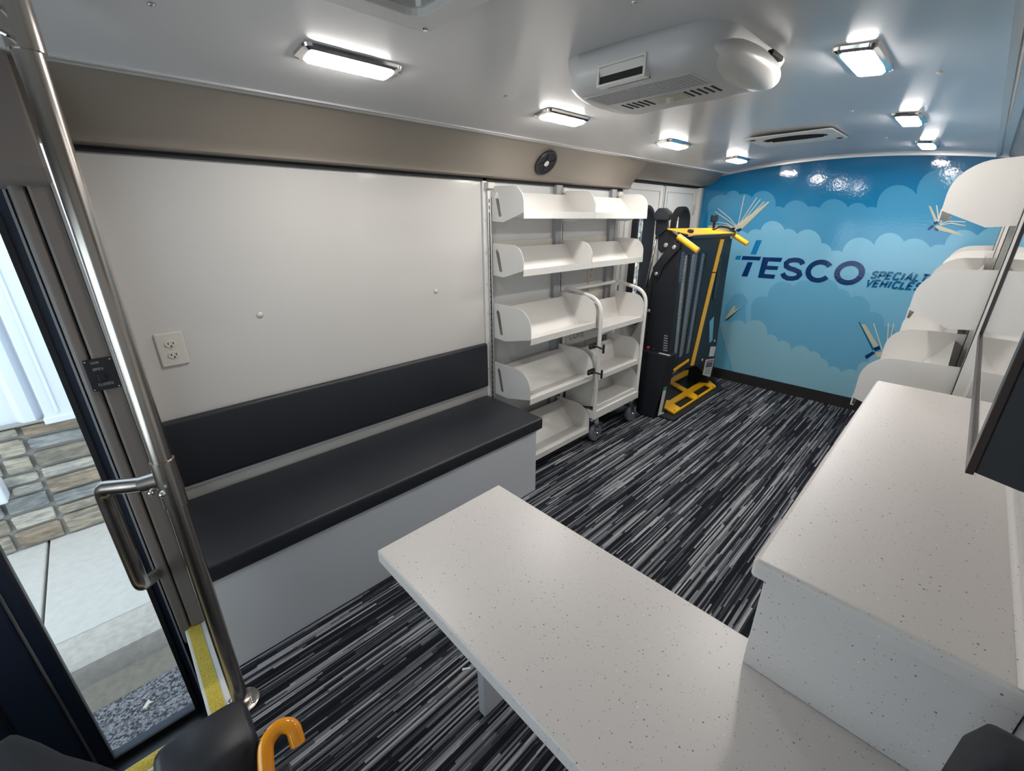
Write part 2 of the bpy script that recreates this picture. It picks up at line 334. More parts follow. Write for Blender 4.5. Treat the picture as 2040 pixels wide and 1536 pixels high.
MP=[('A',[(1.7463,1.1358),(1.7818,1.5096),(1.7893,1.5347),(1.791,1.5598),(1.7868,1.5835),(1.7769,1.6048),(1.7619,1.6226),(1.7426,1.6361),(1.7199,1.6448),(1.6949,1.6484),(1.6688,1.6466),(1.6429,1.6398),(1.6388,1.6526),(1.6314,1.6634),(1.6209,1.6716),(1.6082,1.6767),(1.5939,1.6784),(1.5789,1.6766),(1.564,1.6715),(1.5503,1.6634),(1.5383,1.6528),(1.5289,1.6403),(1.52,1.6446),(1.5103,1.6474),(1.5,1.6487),(1.4892,1.6483),(1.4784,1.6464),(1.4676,1.6429),(1.4572,1.6381),(1.4474,1.6319),(1.4384,1.6245),(1.4304,1.6161),(1.4176,1.6388),(1.3978,1.6552),(1.3728,1.6641),(1.3448,1.6647),(1.3161,1.6572),(1.2892,1.6422),(1.2662,1.6212),(1.2489,1.5958),(1.2387,1.568),(1.2365,1.5402),(1.2304,1.5417),(1.224,1.5425),(1.2175,1.5427),(1.2109,1.5423),(1.2042,1.5412),(1.1975,1.5395),(1.1908,1.5372),(1.1843,1.5343),(1.178,1.5309),(1.1719,1.5269),(1.1644,1.546),(1.1528,1.5618),(1.1375,1.5738),(1.1193,1.5813),(1.0992,1.5842),(1.078,1.5823),(1.0567,1.5758),(1.0363,1.5649),(1.0176,1.5504),(1.0016,1.5327),(0.9947,1.5348),(0.9875,1.5363),(0.9801,1.5372),(0.9725,1.5374),(0.9648,1.5369),(0.9571,1.5359),(0.9493,1.5341),(0.9415,1.5318),(0.9338,1.5288),(0.9262,1.5253),(0.9181,1.5458),(0.9054,1.5627),(0.889,1.5751),(0.8696,1.5825),(0.8482,1.5847),(0.8257,1.5816),(0.8033,1.5735),(0.7818,1.5608),(0.7622,1.544),(0.7455,1.5239),(0.7387,1.5347),(0.7299,1.5433),(0.7194,1.5495),(0.7074,1.5529),(0.6945,1.5536),(0.6811,1.5516),(0.6676,1.5468),(0.6545,1.5395),(0.6422,1.53),(0.6311,1.5186),(0.6262,1.5206),(0.621,1.5221),(0.6156,1.5231),(0.61,1.5236),(0.6044,1.5236),(0.5986,1.523),(0.5927,1.5219),(0.5868,1.5203),(0.581,1.5182),(0.5751,1.5156),(0.5819,1.5529),(0.5801,1.5878),(0.5699,1.6178),(0.5522,1.6409),(0.5284,1.6558),(0.5002,1.6614),(0.4695,1.6578),(0.4384,1.6452),(0.4088,1.6246),(0.3826,1.5975),(0.3888,1.6392),(0.3852,1.6771),(0.3722,1.7084),(0.3511,1.7309),(0.3235,1.7431),(0.2916,1.7444),(0.2577,1.7349),(0.2243,1.7156),(0.1934,1.6878),(0.1672,1.6535),(0.1416,1.6939),(0.1064,1.7203),(0.064,1.7318),(0.0172,1.7282),(-0.0313,1.7101),(-0.0789,1.6791),(-0.123,1.637),(-0.1615,1.5861),(-0.1924,1.5293),(-0.2142,1.4692),(-0.3259,1.0825)]),('B',[(1.5533,0.548),(1.6462,1.2544),(1.646,1.2657),(1.644,1.2765),(1.6402,1.2867),(1.6348,1.296),(1.6279,1.3041),(1.6196,1.3109),(1.6102,1.3163),(1.5999,1.3201),(1.5889,1.3222),(1.5775,1.3227),(1.565,1.335),(1.5504,1.345),(1.5342,1.3524),(1.5168,1.3571),(1.4985,1.359),(1.4798,1.3582),(1.4611,1.3546),(1.4428,1.3483),(1.4253,1.3396),(1.4091,1.3286),(1.4041,1.3383),(1.3975,1.3469),(1.3895,1.3541),(1.3804,1.3598),(1.3703,1.3639),(1.3594,1.3662),(1.348,1.3668),(1.3365,1.3657),(1.3249,1.3628),(1.3137,1.3583),(1.309,1.3821),(1.2982,1.4026),(1.282,1.4184),(1.2615,1.4285),(1.2383,1.4324),(1.2138,1.4297),(1.1898,1.4209),(1.1677,1.4065),(1.149,1.3875),(1.1348,1.3651),(1.1253,1.369),(1.1152,1.3712),(1.1046,1.3717),(1.0938,1.3704),(1.0829,1.3675),(1.0724,1.363),(1.0623,1.3569),(1.0529,1.3496),(1.0445,1.341),(1.0371,1.3314),(1.0232,1.3488),(1.0052,1.3611),(0.984,1.3675),(0.9611,1.3679),(0.9377,1.3622),(0.9153,1.351),(0.895,1.3347),(0.878,1.3145),(0.8652,1.2915),(0.8574,1.2668),(0.8483,1.2677),(0.8389,1.2669),(0.8294,1.2646),(0.8201,1.2607),(0.8111,1.2555),(0.8027,1.249),(0.7951,1.2414),(0.7883,1.2328),(0.7827,1.2234),(0.7782,1.2135),(0.7718,1.2157),(0.7653,1.2173),(0.7585,1.2183),(0.7516,1.2186),(0.7446,1.2183),(0.7375,1.2174),(0.7304,1.2159),(0.7233,1.2138),(0.7163,1.211),(0.7094,1.2078),(0.7083,1.2366),(0.7011,1.2627),(0.6883,1.2845),(0.6707,1.3009),(0.6494,1.3111),(0.6255,1.3146),(0.6004,1.3115),(0.5753,1.3019),(0.5517,1.2863),(0.5306,1.2658),(0.5287,1.291),(0.5213,1.3132),(0.5089,1.331),(0.4924,1.3433),(0.4728,1.3496),(0.4513,1.3496),(0.4292,1.3433),(0.4077,1.3312),(0.3881,1.3141),(0.3713,1.2928),(0.36,1.3031),(0.3469,1.3105),(0.3324,1.3146),(0.3169,1.3155),(0.3008,1.3132),(0.2846,1.3077),(0.2687,1.2992),(0.2535,1.288),(0.2394,1.2743),(0.2267,1.2587),(0.2218,1.2642),(0.2163,1.2689),(0.2103,1.2728),(0.2039,1.2759),(0.1971,1.278),(0.19,1.2793),(0.1826,1.2796),(0.1751,1.2791),(0.1674,1.2776),(0.1597,1.2753),(0.1602,1.3006),(0.1561,1.3236),(0.1477,1.3431),(0.1355,1.3583),(0.1201,1.3686),(0.1022,1.3734),(0.0827,1.3728),(0.0624,1.3667),(0.0425,1.3556),(0.0235,1.3399),(0.0032,1.3719),(-0.0234,1.3945),(-0.055,1.4067),(-0.0899,1.4083),(-0.1265,1.3996),(-0.1633,1.3812),(-0.1986,1.3539),(-0.2311,1.3192),(-0.2593,1.2785),(-0.2823,1.2335),(-0.5331,0.3652)]),('C',[(1.1915,0.2886),(1.2707,0.7196),(1.27,0.7388),(1.266,0.7571),(1.2588,0.774),(1.2488,0.7888),(1.2362,0.8011),(1.2216,0.8104),(1.2055,0.8165),(1.1884,0.8192),(1.1709,0.8185),(1.1537,0.8143),(1.1571,0.8457),(1.1535,0.876),(1.143,0.9035),(1.1264,0.9263),(1.1048,0.9434),(1.0797,0.9536),(1.0524,0.9566),(1.0246,0.9523),(0.998,0.941),(0.9739,0.9234),(0.9677,0.9394),(0.9589,0.9533),(0.9476,0.9647),(0.9343,0.9732),(0.9196,0.9786),(0.9039,0.9807),(0.8878,0.9795),(0.8717,0.975),(0.8563,0.9675),(0.842,0.9571),(0.8302,0.9753),(0.8148,0.9895),(0.7967,0.9989),(0.7766,1.0033),(0.7556,1.0026),(0.7346,0.9967),(0.7145,0.986),(0.6962,0.9711),(0.6806,0.9526),(0.6682,0.9314),(0.6587,0.9345),(0.6486,0.9354),(0.6382,0.9341),(0.6279,0.9306),(0.6181,0.9251),(0.609,0.9177),(0.6009,0.9086),(0.5942,0.8983),(0.589,0.887),(0.5855,0.8752),(0.5709,0.8878),(0.5536,0.8952),(0.5347,0.8971),(0.5153,0.8933),(0.4965,0.8841),(0.4793,0.8701),(0.4647,0.8522),(0.4536,0.8313),(0.4465,0.8087),(0.4439,0.7855),(0.4306,0.7907),(0.4162,0.792),(0.4015,0.7894),(0.387,0.783),(0.3735,0.7732),(0.3615,0.7604),(0.3515,0.7452),(0.3441,0.7283),(0.3395,0.7104),(0.3379,0.6923),(0.3296,0.6955),(0.3208,0.6971),(0.3117,0.6969),(0.3025,0.6949),(0.2934,0.6912),(0.2846,0.686),(0.2764,0.6792),(0.2688,0.6711),(0.2621,0.6619),(0.2564,0.6517),(0.2456,0.6548),(0.2342,0.6547),(0.2226,0.6514),(0.2114,0.6451),(0.2011,0.6361),(0.1922,0.6248),(0.185,0.6117),(0.1799,0.5973),(0.1771,0.5825),(0.1768,0.5677),(0.1625,0.5877),(0.1448,0.6023),(0.1246,0.6107),(0.1028,0.6127),(0.0804,0.6084),(0.0585,0.598),(0.038,0.582),(0.0197,0.5611),(0.0045,0.5364),(-0.007,0.5087),(-0.2591,-0.4634),(1.1997,-1.192)]),('C',[(1.4538,0.77),(1.4438,0.793),(1.4268,0.8107),(1.405,0.8212),(1.3807,0.8235),(1.3565,0.8174),(1.3351,0.8037),(1.3187,0.7839),(1.309,0.76),(1.307,0.7347),(1.3131,0.7105),(1.2697,0.4711),(1.4526,0.3104),(1.4912,0.681)]),('D',[(1.3125,-1.2483),(1.5115,0.5168),(1.5052,0.5264),(1.4975,0.5348),(1.4887,0.5418),(1.479,0.5473),(1.4686,0.5512),(1.4577,0.5534),(1.4467,0.5539),(1.4357,0.5525),(1.425,0.5495),(1.4149,0.5449),(1.4057,0.5573),(1.3946,0.5676),(1.3818,0.5755),(1.3679,0.5807),(1.3533,0.583),(1.3385,0.5825),(1.3239,0.579),(1.3102,0.5729),(1.2977,0.5642),(1.2868,0.5533),(1.2708,0.5767),(1.2494,0.5943),(1.2245,0.6047),(1.1977,0.6074),(1.1711,0.6022),(1.1464,0.5897),(1.1254,0.5707),(1.1095,0.5467),(1.0996,0.5192),(1.0966,0.4901),(1.0857,0.4957),(1.074,0.4989),(1.0618,0.4997),(1.0497,0.4979),(1.038,0.4936),(1.0271,0.4871),(1.0174,0.4785),(1.0091,0.4681),(1.0026,0.4563),(0.9981,0.4435),(0.9868,0.4539),(0.9735,0.4608),(0.9591,0.4636),(0.9444,0.4623),(0.9302,0.4571),(0.9173,0.4481),(0.9065,0.436),(0.8985,0.4215),(0.8936,0.4053),(0.8921,0.3885),(0.8847,0.4067),(0.8741,0.4222),(0.8608,0.4345),(0.8454,0.4428),(0.8288,0.447),(0.8116,0.4468),(0.7946,0.4423),(0.7787,0.4338),(0.7645,0.4215),(0.7526,0.4062),(0.7436,0.412),(0.7337,0.4156),(0.7234,0.4169),(0.7129,0.4158),(0.7026,0.4125),(0.6929,0.4071),(0.6841,0.3996),(0.6764,0.3905),(0.6702,0.3799),(0.6655,0.3683),(0.6564,0.3696),(0.6471,0.3687),(0.638,0.3658),(0.6294,0.3609),(0.6215,0.3543),(0.6147,0.3461),(0.6091,0.3366),(0.605,0.3262),(0.6024,0.3152),(0.6015,0.3039),(0.5932,0.312),(0.5837,0.318),(0.5734,0.3216),(0.5627,0.3228),(0.5518,0.3214),(0.5412,0.3176),(0.5311,0.3115),(0.522,0.3032),(0.5142,0.2932),(0.5078,0.2817),(0.5021,0.2934),(0.495,0.3037),(0.4867,0.3124),(0.4774,0.3192),(0.4673,0.324),(0.4566,0.3267),(0.4456,0.3272),(0.4345,0.3257),(0.4236,0.322),(0.4132,0.3163),(0.4172,0.3306),(0.4188,0.3452),(0.4179,0.3596),(0.4146,0.373),(0.409,0.3848),(0.4015,0.3944),(0.3923,0.4014),(0.382,0.4056),(0.371,0.4067),(0.3598,0.4047),(0.3617,0.4227),(0.3606,0.4401),(0.3565,0.4563),(0.3497,0.4704),(0.3404,0.4818),(0.3293,0.49),(0.3167,0.4946),(0.3034,0.4955),(0.2898,0.4926),(0.2767,0.4862),(-0.0578,-0.5639)]),('blue',[(1.3318,1.2792),(1.2857,1.2803),(1.312,1.1621),(1.3565,1.1633)]),('blue',[(1.4714,1.1435),(1.4279,1.1467),(1.4342,1.1142),(1.475,1.1131)]),('navy',[(1.4167,1.145),(1.2664,1.146),(1.2741,1.1154),(1.422,1.1137)]),('navy',[(1.3669,1.0969),(1.3253,1.0972),(1.3476,0.9732),(1.3968,0.9726)]),('navy',[(1.2526,1.1435),(1.1054,1.1458),(1.1096,1.1131),(1.2048,1.1118),(1.2091,1.076),(1.12,1.0765),(1.1239,1.0464),(1.2132,1.0444),(1.2184,1.0069),(1.13,1.0062),(1.1355,0.9732),(1.2609,0.9725)]),('cream',[(1.5321,1.3506),(1.557,1.3666),(1.2981,1.5815),(1.2849,1.5791),(1.4641,1.3674),(1.5019,1.3477)]),('cream',[(1.7766,1.3648),(1.7517,1.3963),(1.5906,1.399),(1.5203,1.3777),(1.5271,1.3539)]),('navy',[(1.5161,1.354),(1.502,1.3671),(1.4689,1.3759),(1.4665,1.3567),(1.487,1.3436)]),('cream',[(0.3027,1.5242),(0.291,1.5214),(0.2312,1.4271),(0.2462,1.423)]),('cream',[(0.2388,1.3942),(0.2248,1.4025),(0.1334,1.3664),(0.082,1.3348),(0.2098,1.3697)]),('navy',[(0.252,1.4205),(0.2344,1.4271),(0.228,1.4148),(0.2441,1.4024)]),('navy',[(0.2736,1.3774),(0.2515,1.4057),(0.242,1.3942),(0.2601,1.3708)]),('navy',[(0.2399,1.3859),(0.2171,1.3778),(0.2154,1.3663),(0.2287,1.3678)]),('teal',[(0.4946,0.7043),(0.4843,0.7018),(0.353,0.5114),(0.3582,0.4999)]),('cream',[(0.4751,0.69),(0.4463,0.6875),(0.3326,0.5414),(0.3539,0.5216)]),('navy',[(0.3596,0.5225),(0.3281,0.5454),(0.3156,0.5192),(0.3435,0.4978)]),('navy',[(0.3947,0.45),(0.3571,0.495),(0.3384,0.4833),(0.3811,0.4265)]),('cream',[(0.3396,0.4882),(0.2838,0.5155),(0.2793,0.4649),(0.325,0.4601)]),('cream',[(1.4715,0.5793),(1.4144,0.7092),(1.4022,0.7048),(1.4006,0.6629),(1.3413,0.7127),(1.4596,0.565)]),('teal',[(1.4712,0.5632),(1.3456,0.7051),(1.337,0.7133),(1.4382,0.5782),(1.4536,0.5647)])]
MS=[('navy',0.0,[(0.5559,1.065),(0.5565,1.0492),(0.5607,1.0338),(0.5684,1.0196),(0.5793,1.0073),(0.5929,0.9975),(0.6085,0.9907),(0.6253,0.9873),(0.6425,0.9876),(0.6592,0.9915),(0.6746,0.9989),(0.6878,1.0094),(0.6981,1.0224),(0.705,1.0374),(0.7081,1.0534),(0.7072,1.0697),(0.7025,1.0854),(0.6942,1.0997),(0.6827,1.1118),(0.6687,1.1212),(0.6529,1.1275),(0.6362,1.1303),(0.6193,1.1295),(0.603,1.1253),(0.5883,1.1179),(0.5756,1.1076),(0.5658,1.0949),(0.5591,1.0805),(0.5559,1.065)]),('navy',0.0,[(0.7657,1.0993),(0.7741,1.1088),(0.7841,1.1166),(0.7955,1.1227),(0.8078,1.1267),(0.8208,1.1285),(0.834,1.1281),(0.8471,1.1254),(0.8594,1.1206),(0.8708,1.1137),(0.8807,1.1049),(0.8889,1.0946),(0.8951,1.0831),(0.899,1.0707),(0.9005,1.0579),(0.8995,1.045),(0.8961,1.0326),(0.8903,1.021),(0.8824,1.0107),(0.8727,1.002),(0.8614,0.9951),(0.849,0.9904),(0.8359,0.9879),(0.8225,0.9877),(0.8092,0.9899),(0.7966,0.9942),(0.785,1.0006),(0.7747,1.0089),(0.7662,1.0187)]),('navy',0.0,[(0.9493,1.1031),(0.9617,1.1228),(0.9859,1.1326),(1.017,1.134),(1.0495,1.126),(1.0684,1.1061),(1.0634,1.0812),(1.0364,1.0663),(0.9964,1.0565),(0.9644,1.0422),(0.9542,1.0201),(0.9684,0.998),(0.9965,0.9872),(1.0346,0.9861),(1.0647,1.0007),(1.0789,1.023)]),('page',0.012,[(1.5013,1.3939),(1.4913,1.6367)]),('page',0.012,[(1.4968,1.3992),(1.3896,1.6166)]),('page',0.012,[(1.486,1.3993),(1.3586,1.6015)]),('page',0.012,[(1.4797,1.394),(1.326,1.5824)]),('page',0.012,[(1.5091,1.3885),(1.584,1.4583),(1.6991,1.5385)]),('page',0.012,[(1.5125,1.3831),(1.598,1.4423),(1.7177,1.5118)]),('page',0.012,[(1.5313,1.3776),(1.5924,1.4098),(1.6886,1.4263)]),('page',0.012,[(0.2633,1.5264),(0.2273,1.427)]),('page',0.012,[(0.2192,1.4107),(0.2025,1.4391)]),('page',0.012,[(0.2162,1.4066),(0.1804,1.4269),(0.0995,1.4227)]),('page',0.012,[(0.2152,1.4025),(0.1648,1.4148),(0.0931,1.3988)]),('page',0.014,[(0.4006,0.705),(0.3021,0.5116)]),('page',0.014,[(0.3171,0.7224),(0.2803,0.5264)]),('page',0.014,[(0.2866,0.7233),(0.2805,0.6275)])]
# ================================================================ BUS SHELL
F = -H                                        # floor level
XR = 4.18; YL = 1.85; YR = -0.17; XF = -1.1
def czl(y): return 0.43-0.095*(y-0.9)**2      # ceiling arch
# floor with the L-shaped opening of the step well (x < -0.08, y > 1.27)
struct('floor', prism(B(), [(XF, YR), (XR, YR), (XR, 1.98), (-0.04, 1.98), (-0.04, 1.24), (XF, 1.24)], 'z', F-0.04, F), 'carpet')
# ceiling
bm = B(); N = 28; ys = [YR-0.05+(2.09)*i/N for i in range(N+1)]
prism(bm, [(y, czl(y)) for y in ys]+[(y, czl(y)+0.04) for y in reversed(ys)], 'x', XF, XR+0.03)
cl = struct('ceiling', bm, 'ceiling', smooth=True, autos=0.5)
for x, y in ((0.225, 1.29), (0.69, 0.985), (1.22, 1.30), (2.25, 1.30), (3.05, 1.30), (1.85, 0.20), (0.95, 0.62), (2.4, 0.5), (3.3, 0.5)):
    obj('screw', lathe(B(), [(0.006, 0), (0.007, -0.002), (0.004, -0.005)], (x, y, czl(y)), 'z', 10), 'alu', cl, smooth=True)
# rear wall with its printed mural
yw = [y for y in ys if YR-0.05 <= y <= 1.93]
prof = [(YR-0.05, F), (1.93, F)]+[(y, czl(y)) for y in reversed(yw)]
wr = struct('wall_rear', prism(B(), prof, 'x', XR, XR+0.05), 'sky')
def cw(p): return (min(1.86, max(-0.168, p[0])), max(F+0.085, p[1]-H))
lay = {'A': 1, 'B': 2, 'C': 3, 'D': 4}
def mesh_poly(bm, pts, d, mi=0): prism(bm, [cw(p) for p in pts], 'x', XR-d, XR-d+0.0004, mi)
for k in 'ABCD':
    bm = B()
    for m_, pts in MP:
        if m_ == k: mesh_poly(bm, pts, 0.0006*lay[k])
    obj('cloud_print', bm, 'm'+k, wr)
bm = B()
for m_, pts in MP:
    if m_ == 'blue': mesh_poly(bm, pts, 0.0036, 1)
# the T, E are outlines, the round letters are strokes
mp_navy = [p for m_, p in MP if m_ == 'navy']
for pts in mp_navy[:3]: mesh_poly(bm, pts, 0.0036)
for m_, w_, pts in MS[:3]:
    cl_ = m_ == 'navy' and abs(pts[0][0]-pts[-1][0])+abs(pts[0][1]-pts[-1][1]) < 1e-3
    ribbon(bm, [cw(p) for p in (pts[:-1] if cl_ else pts)], 0.0365, 'x', XR-0.0036, XR-0.0032, 0, closed=cl_)
obj('company_lettering', bm, ['mnavy', 'mblue'], wr)
for word, oy, oz in (('SPECIALTY', 0.498, 1.0345), ('VEHICLES', 0.514, 0.9740)):
    bm = B(); write(bm, word, (oy, oz-H), 0.045, 'x', XR-0.0036, XR-0.0032, dirx=-1, shear=0.22, wf=0.68, gap=0.27, st=0.30); obj('small_lettering', bm, 'mscript', wr)
bm = B()
for m_, pts in MP:
    if m_ in ('cream', 'teal'): mesh_poly(bm, pts, 0.0030, 0 if m_ == 'cream' else 2)
for pts in mp_navy[3:]: mesh_poly(bm, pts, 0.0034, 3)
for m_, w_, pts in MS[3:]: ribbon(bm, [cw(p) for p in pts], 0.006, 'x', XR-0.0033, XR-0.0030, 1)
obj('open_book_print', bm, ['mcream', 'mpage', 'mteal', 'mnavy'], wr)
bm = B(); prism(bm, [(y, czl(y)-0.012) for y in yw]+[(y, czl(y)) for y in reversed(yw)], 'x', XR-0.014, XR); struct('trim_1', bm, 'alu')
struct('baseboard_rear', box(B(), XR-0.012, XR, YR, YL, F, F+0.095), 'rubber')
# left wall: long white panel, then the frame around the lift doors
wl = struct('wall_left', box(B(), -0.005, 1.556, YL, YL+0.05, F, 0.235), 'wall', bevel=0.002)
for x, z in ((0.429, -0.332), (1.239, -0.329)):
    obj('rivet', lathe(B(), [(0.012, 0), (0.012, -0.002), (0.007, -0.006), (0.003, -0.007)], (x, YL, z), 'y', 14), 'outlet', wl, smooth=True)
ws = struct('wall_left', box(B(), 1.59, 2.83, YL, YL+0.05, F, 0.235), 'acgrey')
for x in (2.12, 2.70):
    obj('wall_post', box(B(), x, x+0.055, YL-0.03, YL+0.001, F, 0.2), 'grey', ws, bevel=0.003)
for z in (-0.10, -0.46, -0.82): obj('shelf_reflection_band', box(B(), 1.63, 2.74, YL-0.006, YL, z-0.09, z), 'outlet', ws, bevel=0.002)  # raised bands stand in for shelf reflections and shadows on the wall
bm = B(); box(bm, 1.558, 1.588, YL-0.012, YL+0.05, F, 0.21); tr = struct('trim_2', bm, 'white', bevel=0.003)
for i in range(8): obj('screw', lathe(B(), [(0.006, 0), (0.005, -0.003)], (1.573, YL-0.012, 0.17-i*0.165), 'y', 10), 'alu', tr)
# cove above the left wall, a smaller one over the lift doors, and their mirror images on the right
prof = [(1.672, 0.378), (1.685, 0.374), (1.70, 0.360), (1.735, 0.322), (1.765, 0.285), (1.79, 0.25), (1.803, 0.232), (1.806, 0.222), (1.80, 0.214), (1.82, 0.209), (1.86, 0.206), (1.90, 0.21), (1.90, 0.36), (1.75, 0.38)]
def cove(x0, x1, mirror=False, cut=True, p=prof):
    bm = B(); q = [((1.72-y) if mirror else y, z) for y, z in p]
    prism(bm, q, 'x', x0, x1)
    if cut:                                   # the end of the long cove is raked
        for v in bm.verts:
            if v.co.x == x1: v.co.x -= max(0, (0.36-v.co.z))*0.35
    return bm
struct('wall_left', cove(-0.015, 2.90), 'taupe', smooth=True, autos=0.7)
struct('wall_left', cove(2.90, XR-0.001, cut=False, p=[(1.672, 0.378), (1.69, 0.37), (1.74, 0.33), (1.79, 0.295), (1.82, 0.283), (1.90, 0.28), (1.90, 0.36), (1.75, 0.38)]), 'taupe', smooth=True, autos=0.7)
struct('wall_right', cove(XF, XR-0.001, True, False), 'taupe', smooth=True, autos=0.7)
for y0, x0 in ((1.665, -0.8), (0.045, XF)):
    bm = B(); prism(bm, circ(y0, 0.376 if y0 > 1 else 0.364, 0.0065, 10), 'x', x0, XR-0.014); struct('trim_3', bm, 'alu', smooth=True, autos=0.7)
    bm = B(); box(bm, x0, XR-0.015, y0-0.02 if y0 > 1 else y0+0.004, y0-0.004 if y0 > 1 else y0+0.02, 0.372 if y0 > 1 else 0.352, 0.385); struct('trim_3', bm, 'ceiling')
struct('trim_4', box(B(), -0.005, 2.85, YL-0.012, YL+0.002, 0.193, 0.210), 'rubber')
# right wall
wrt = struct('wall_right', box(B(), XF, 1.702, YR-0.05, YR, F, 0.24), 'wall')
struct('wall_right', box(B(), 1.702, XR, YR-0.05, -0.085, F, 0.22), 'wall')
struct('wall_front_unseen', plate(B(), [(YR-0.05, -2.15), (1.93, -2.15), (1.93, 0.45), (YR-0.05, 0.45)], [[(0.15, -0.95), (1.75, -0.95), (1.75, -0.05), (0.15, -0.05)]], 'x', XF-0.04, XF), 'dtaupe')  # unseen, added to cut the sky light; opening sized for low daylight
struct('window_unseen_1', box(B(), XF-0.02, XF-0.015, 0.14, 1.76, -0.96, -0.04), 'glass')  # unseen pane in the added daylight opening
# ---------------------------------------------------------------- lift doors (doors 2 and 3) in the left wall
JY = 1.88
bm = B(); box(bm, 2.832, 2.845, YL-0.01, JY+0.06, F, 0.30); box(bm, 2.90, 2.93, YL+0.02, JY+0.06, F, 0.28); box(bm, 2.845, 2.90, YL+0.045, JY+0.06, F, 0.28, 1); struct('trim_5', bm, ['white', 'brown'], bevel=0.003)
bm = B(); box(bm, 2.90, XR, JY-0.01, JY+0.05, 0.268, 0.30); struct('trim_5', bm, 'rubber')
bm = B(); box(bm, 4.12, 4.15, YL+0.0, JY+0.05, F, 0.27); box(bm, 4.15, XR, YL-0.005, JY+0.05, F, 0.27, 1); struct('trim_6', bm, ['white', 'grey'], bevel=0.003)
def liftdoor(name, x0, x1, wx0, wx1, lab):
    out = rrect(x0, x1, F+0.01, 0.265, 0.01, 2); win = rrect(wx0-0.01, wx1+0.01, -0.80, 0.10, 0.115, 8)
    d = struct(name, plate(B(), out, [win], 'y', JY+0.01, JY+0.045), 'white', bevel=0.002); 
    o2 = rrect(x0+0.05, x1-0.05, F+0.05, 0.225, 0.02, 3)
    obj('pressed_panel', plate(B(), o2, [rrect(x0+0.058, x1-0.058, F+0.058, 0.217, 0.016, 3)], 'y', JY+0.004, JY+0.011), 'acgrey', d)
    obj('window_gasket', plate(B(), rrect(wx0-0.022, wx1+0.022, -0.822, 0.112, 0.13, 8), [rrect(wx0, wx1, -0.80, 0.09, 0.11, 8)], 'y', JY-0.038, JY+0.058), 'rubber', d, bevel=0.006)
    obj('window_pane', box(B(), wx0-0.003, wx1+0.003, JY+0.050, JY+0.053, -0.80, 0.09), 'glass', d)
    for z in (0.10, -0.5, -1.1): obj('hinge', box(B(), x1-0.022 if lab else x0+0.002, x1-0.002 if lab else x0+0.022, JY-0.004, JY+0.012, z-0.05, z+0.03), 'alu', d, bevel=0.002)
    return d
d2 = liftdoor('door_2', 2.935, 3.525, 3.115, 3.34, 0); d3 = liftdoor('door_3', 3.545, 4.115, 3.73, 3.955, 1)
obj('edge_strip', box(B(), 3.525, 3.545, JY-0.002, JY+0.03, F, 0.26), 'alu', d3, bevel=0.002)
# ---------------------------------------------------------------- entry step well, entry door (door 1)
bm = B(); box(bm, XF, -0.04, 1.24, 1.255, F-0.35, F-0.04); box(bm, XF, -0.04, 1.255, 1.52, F-0.37, F-0.35); box(bm, XF, -0.04, 1.50, 1.52, F-0.62, F-0.37); box(bm, XF, -0.04, 1.52, 1.93, F-0.64, F-0.62)
box(bm, -0.075, -0.04, 1.27, 1.93, F-0.64, F-0.005)
struct('floor', bm, 'black')
def nosing(name, x0, x1, y0, y1, along):
    n_ = struct(name, box(B(), x0, x1, y0, y1, F-0.028, F+0.004), 'white', bevel=0.003)
    return n_
# edge along y (right of the well)
n1 = nosing('trim_7', -0.085, 0.005, 1.245, 1.93, 'y')
obj('grit_strip', box(B(), -0.076, -0.037, 1.25, 1.92, F+0.003, F+0.0065), 'nosing', n1)
n2 = nosing('trim_7', XF, -0.079, 1.15, 1.287, 'x')
for a, b in ((1.243, 1.282), (1.196, 1.232), (1.155, 1.186)): obj('grit_strip', box(B(), XF, -0.088, a, b, F+0.003, F+0.0065), 'nosing', n2)
DY = 1.90
d1 = struct('door_1', plate(B(), rrect(-0.472, -0.085, -2.16, 0.13, 0.012, 3), [rrect(-0.432, -0.150, -2.035, 0.022, 0.008, 3)], 'y', DY, DY+0.045), 'navyblk', bevel=0.003)
obj('window_pane', box(B(), -0.435, -0.14, DY+0.02, DY+0.025, -2.04, 0.025), 'glass', d1)
obj('glazing_bead', plate(B(), rrect(-0.436, -0.139, -2.045, 0.026, 0.008, 3), [rrect(-0.428, -0.154, -2.028, 0.016, 0.006, 3)], 'y', DY-0.006, DY+0.004), 'rubber', d1)
obj('door_seal', box(B(), -0.118, -0.112, DY-0.012, DY+0.002, -2.15, 0.10), 'grey', d1)
# the neighbouring leaf, swung inwards, fills the left of the doorway with its dark edge
bm = B(); box(bm, -1.02, -0.478, DY-0.015, DY+0.04, -2.16, 0.13)
d4 = struct('door_4', bm, 'navyblk', bevel=0.008)
obj('leaf_groove', box(B(), -0.60, -0.59, DY-0.019, DY-0.014, -2.1, 0.1), 'black', d4)
# posts beside the door
bm = B(); box(bm, -0.062, -0.018, 1.695, 1.90, F+0.008, 0.10); ps = struct('trim_8', bm, 'dtaupe', bevel=0.006)
obj('edge_trim', box(B(), -0.0175, -0.0115, 1.688, 1.90, F+0.008, 0.10), 'alu', ps)
bm = B(); box(bm, -0.097, -0.065, 1.700, 1.90, F-0.06, 0.10); struct('trim_9', bm, 'dtaupe', bevel=0.012, seg=4)
bm = B(); prism(bm, [(1.66, 0.385), (1.66, 0.13), (1.675, 0.095), (1.70, 0.088), (1.90, 0.088), (1.90, 0.385)], 'x', XF, -0.012); struct('trim_10', bm, 'dtaupe', bevel=0.012, seg=3)
sw = thing('door_switch_plate', 'black door open and close switch plate on the taupe post', 'switch', (-0.05, 1.69, -0.46))
obj('plate', prism(B(), rrect(-0.083, -0.019, -0.462, -0.367, 0.004, 3), 'y', 1.687, 1.695), 'black', sw, bevel=0.001)
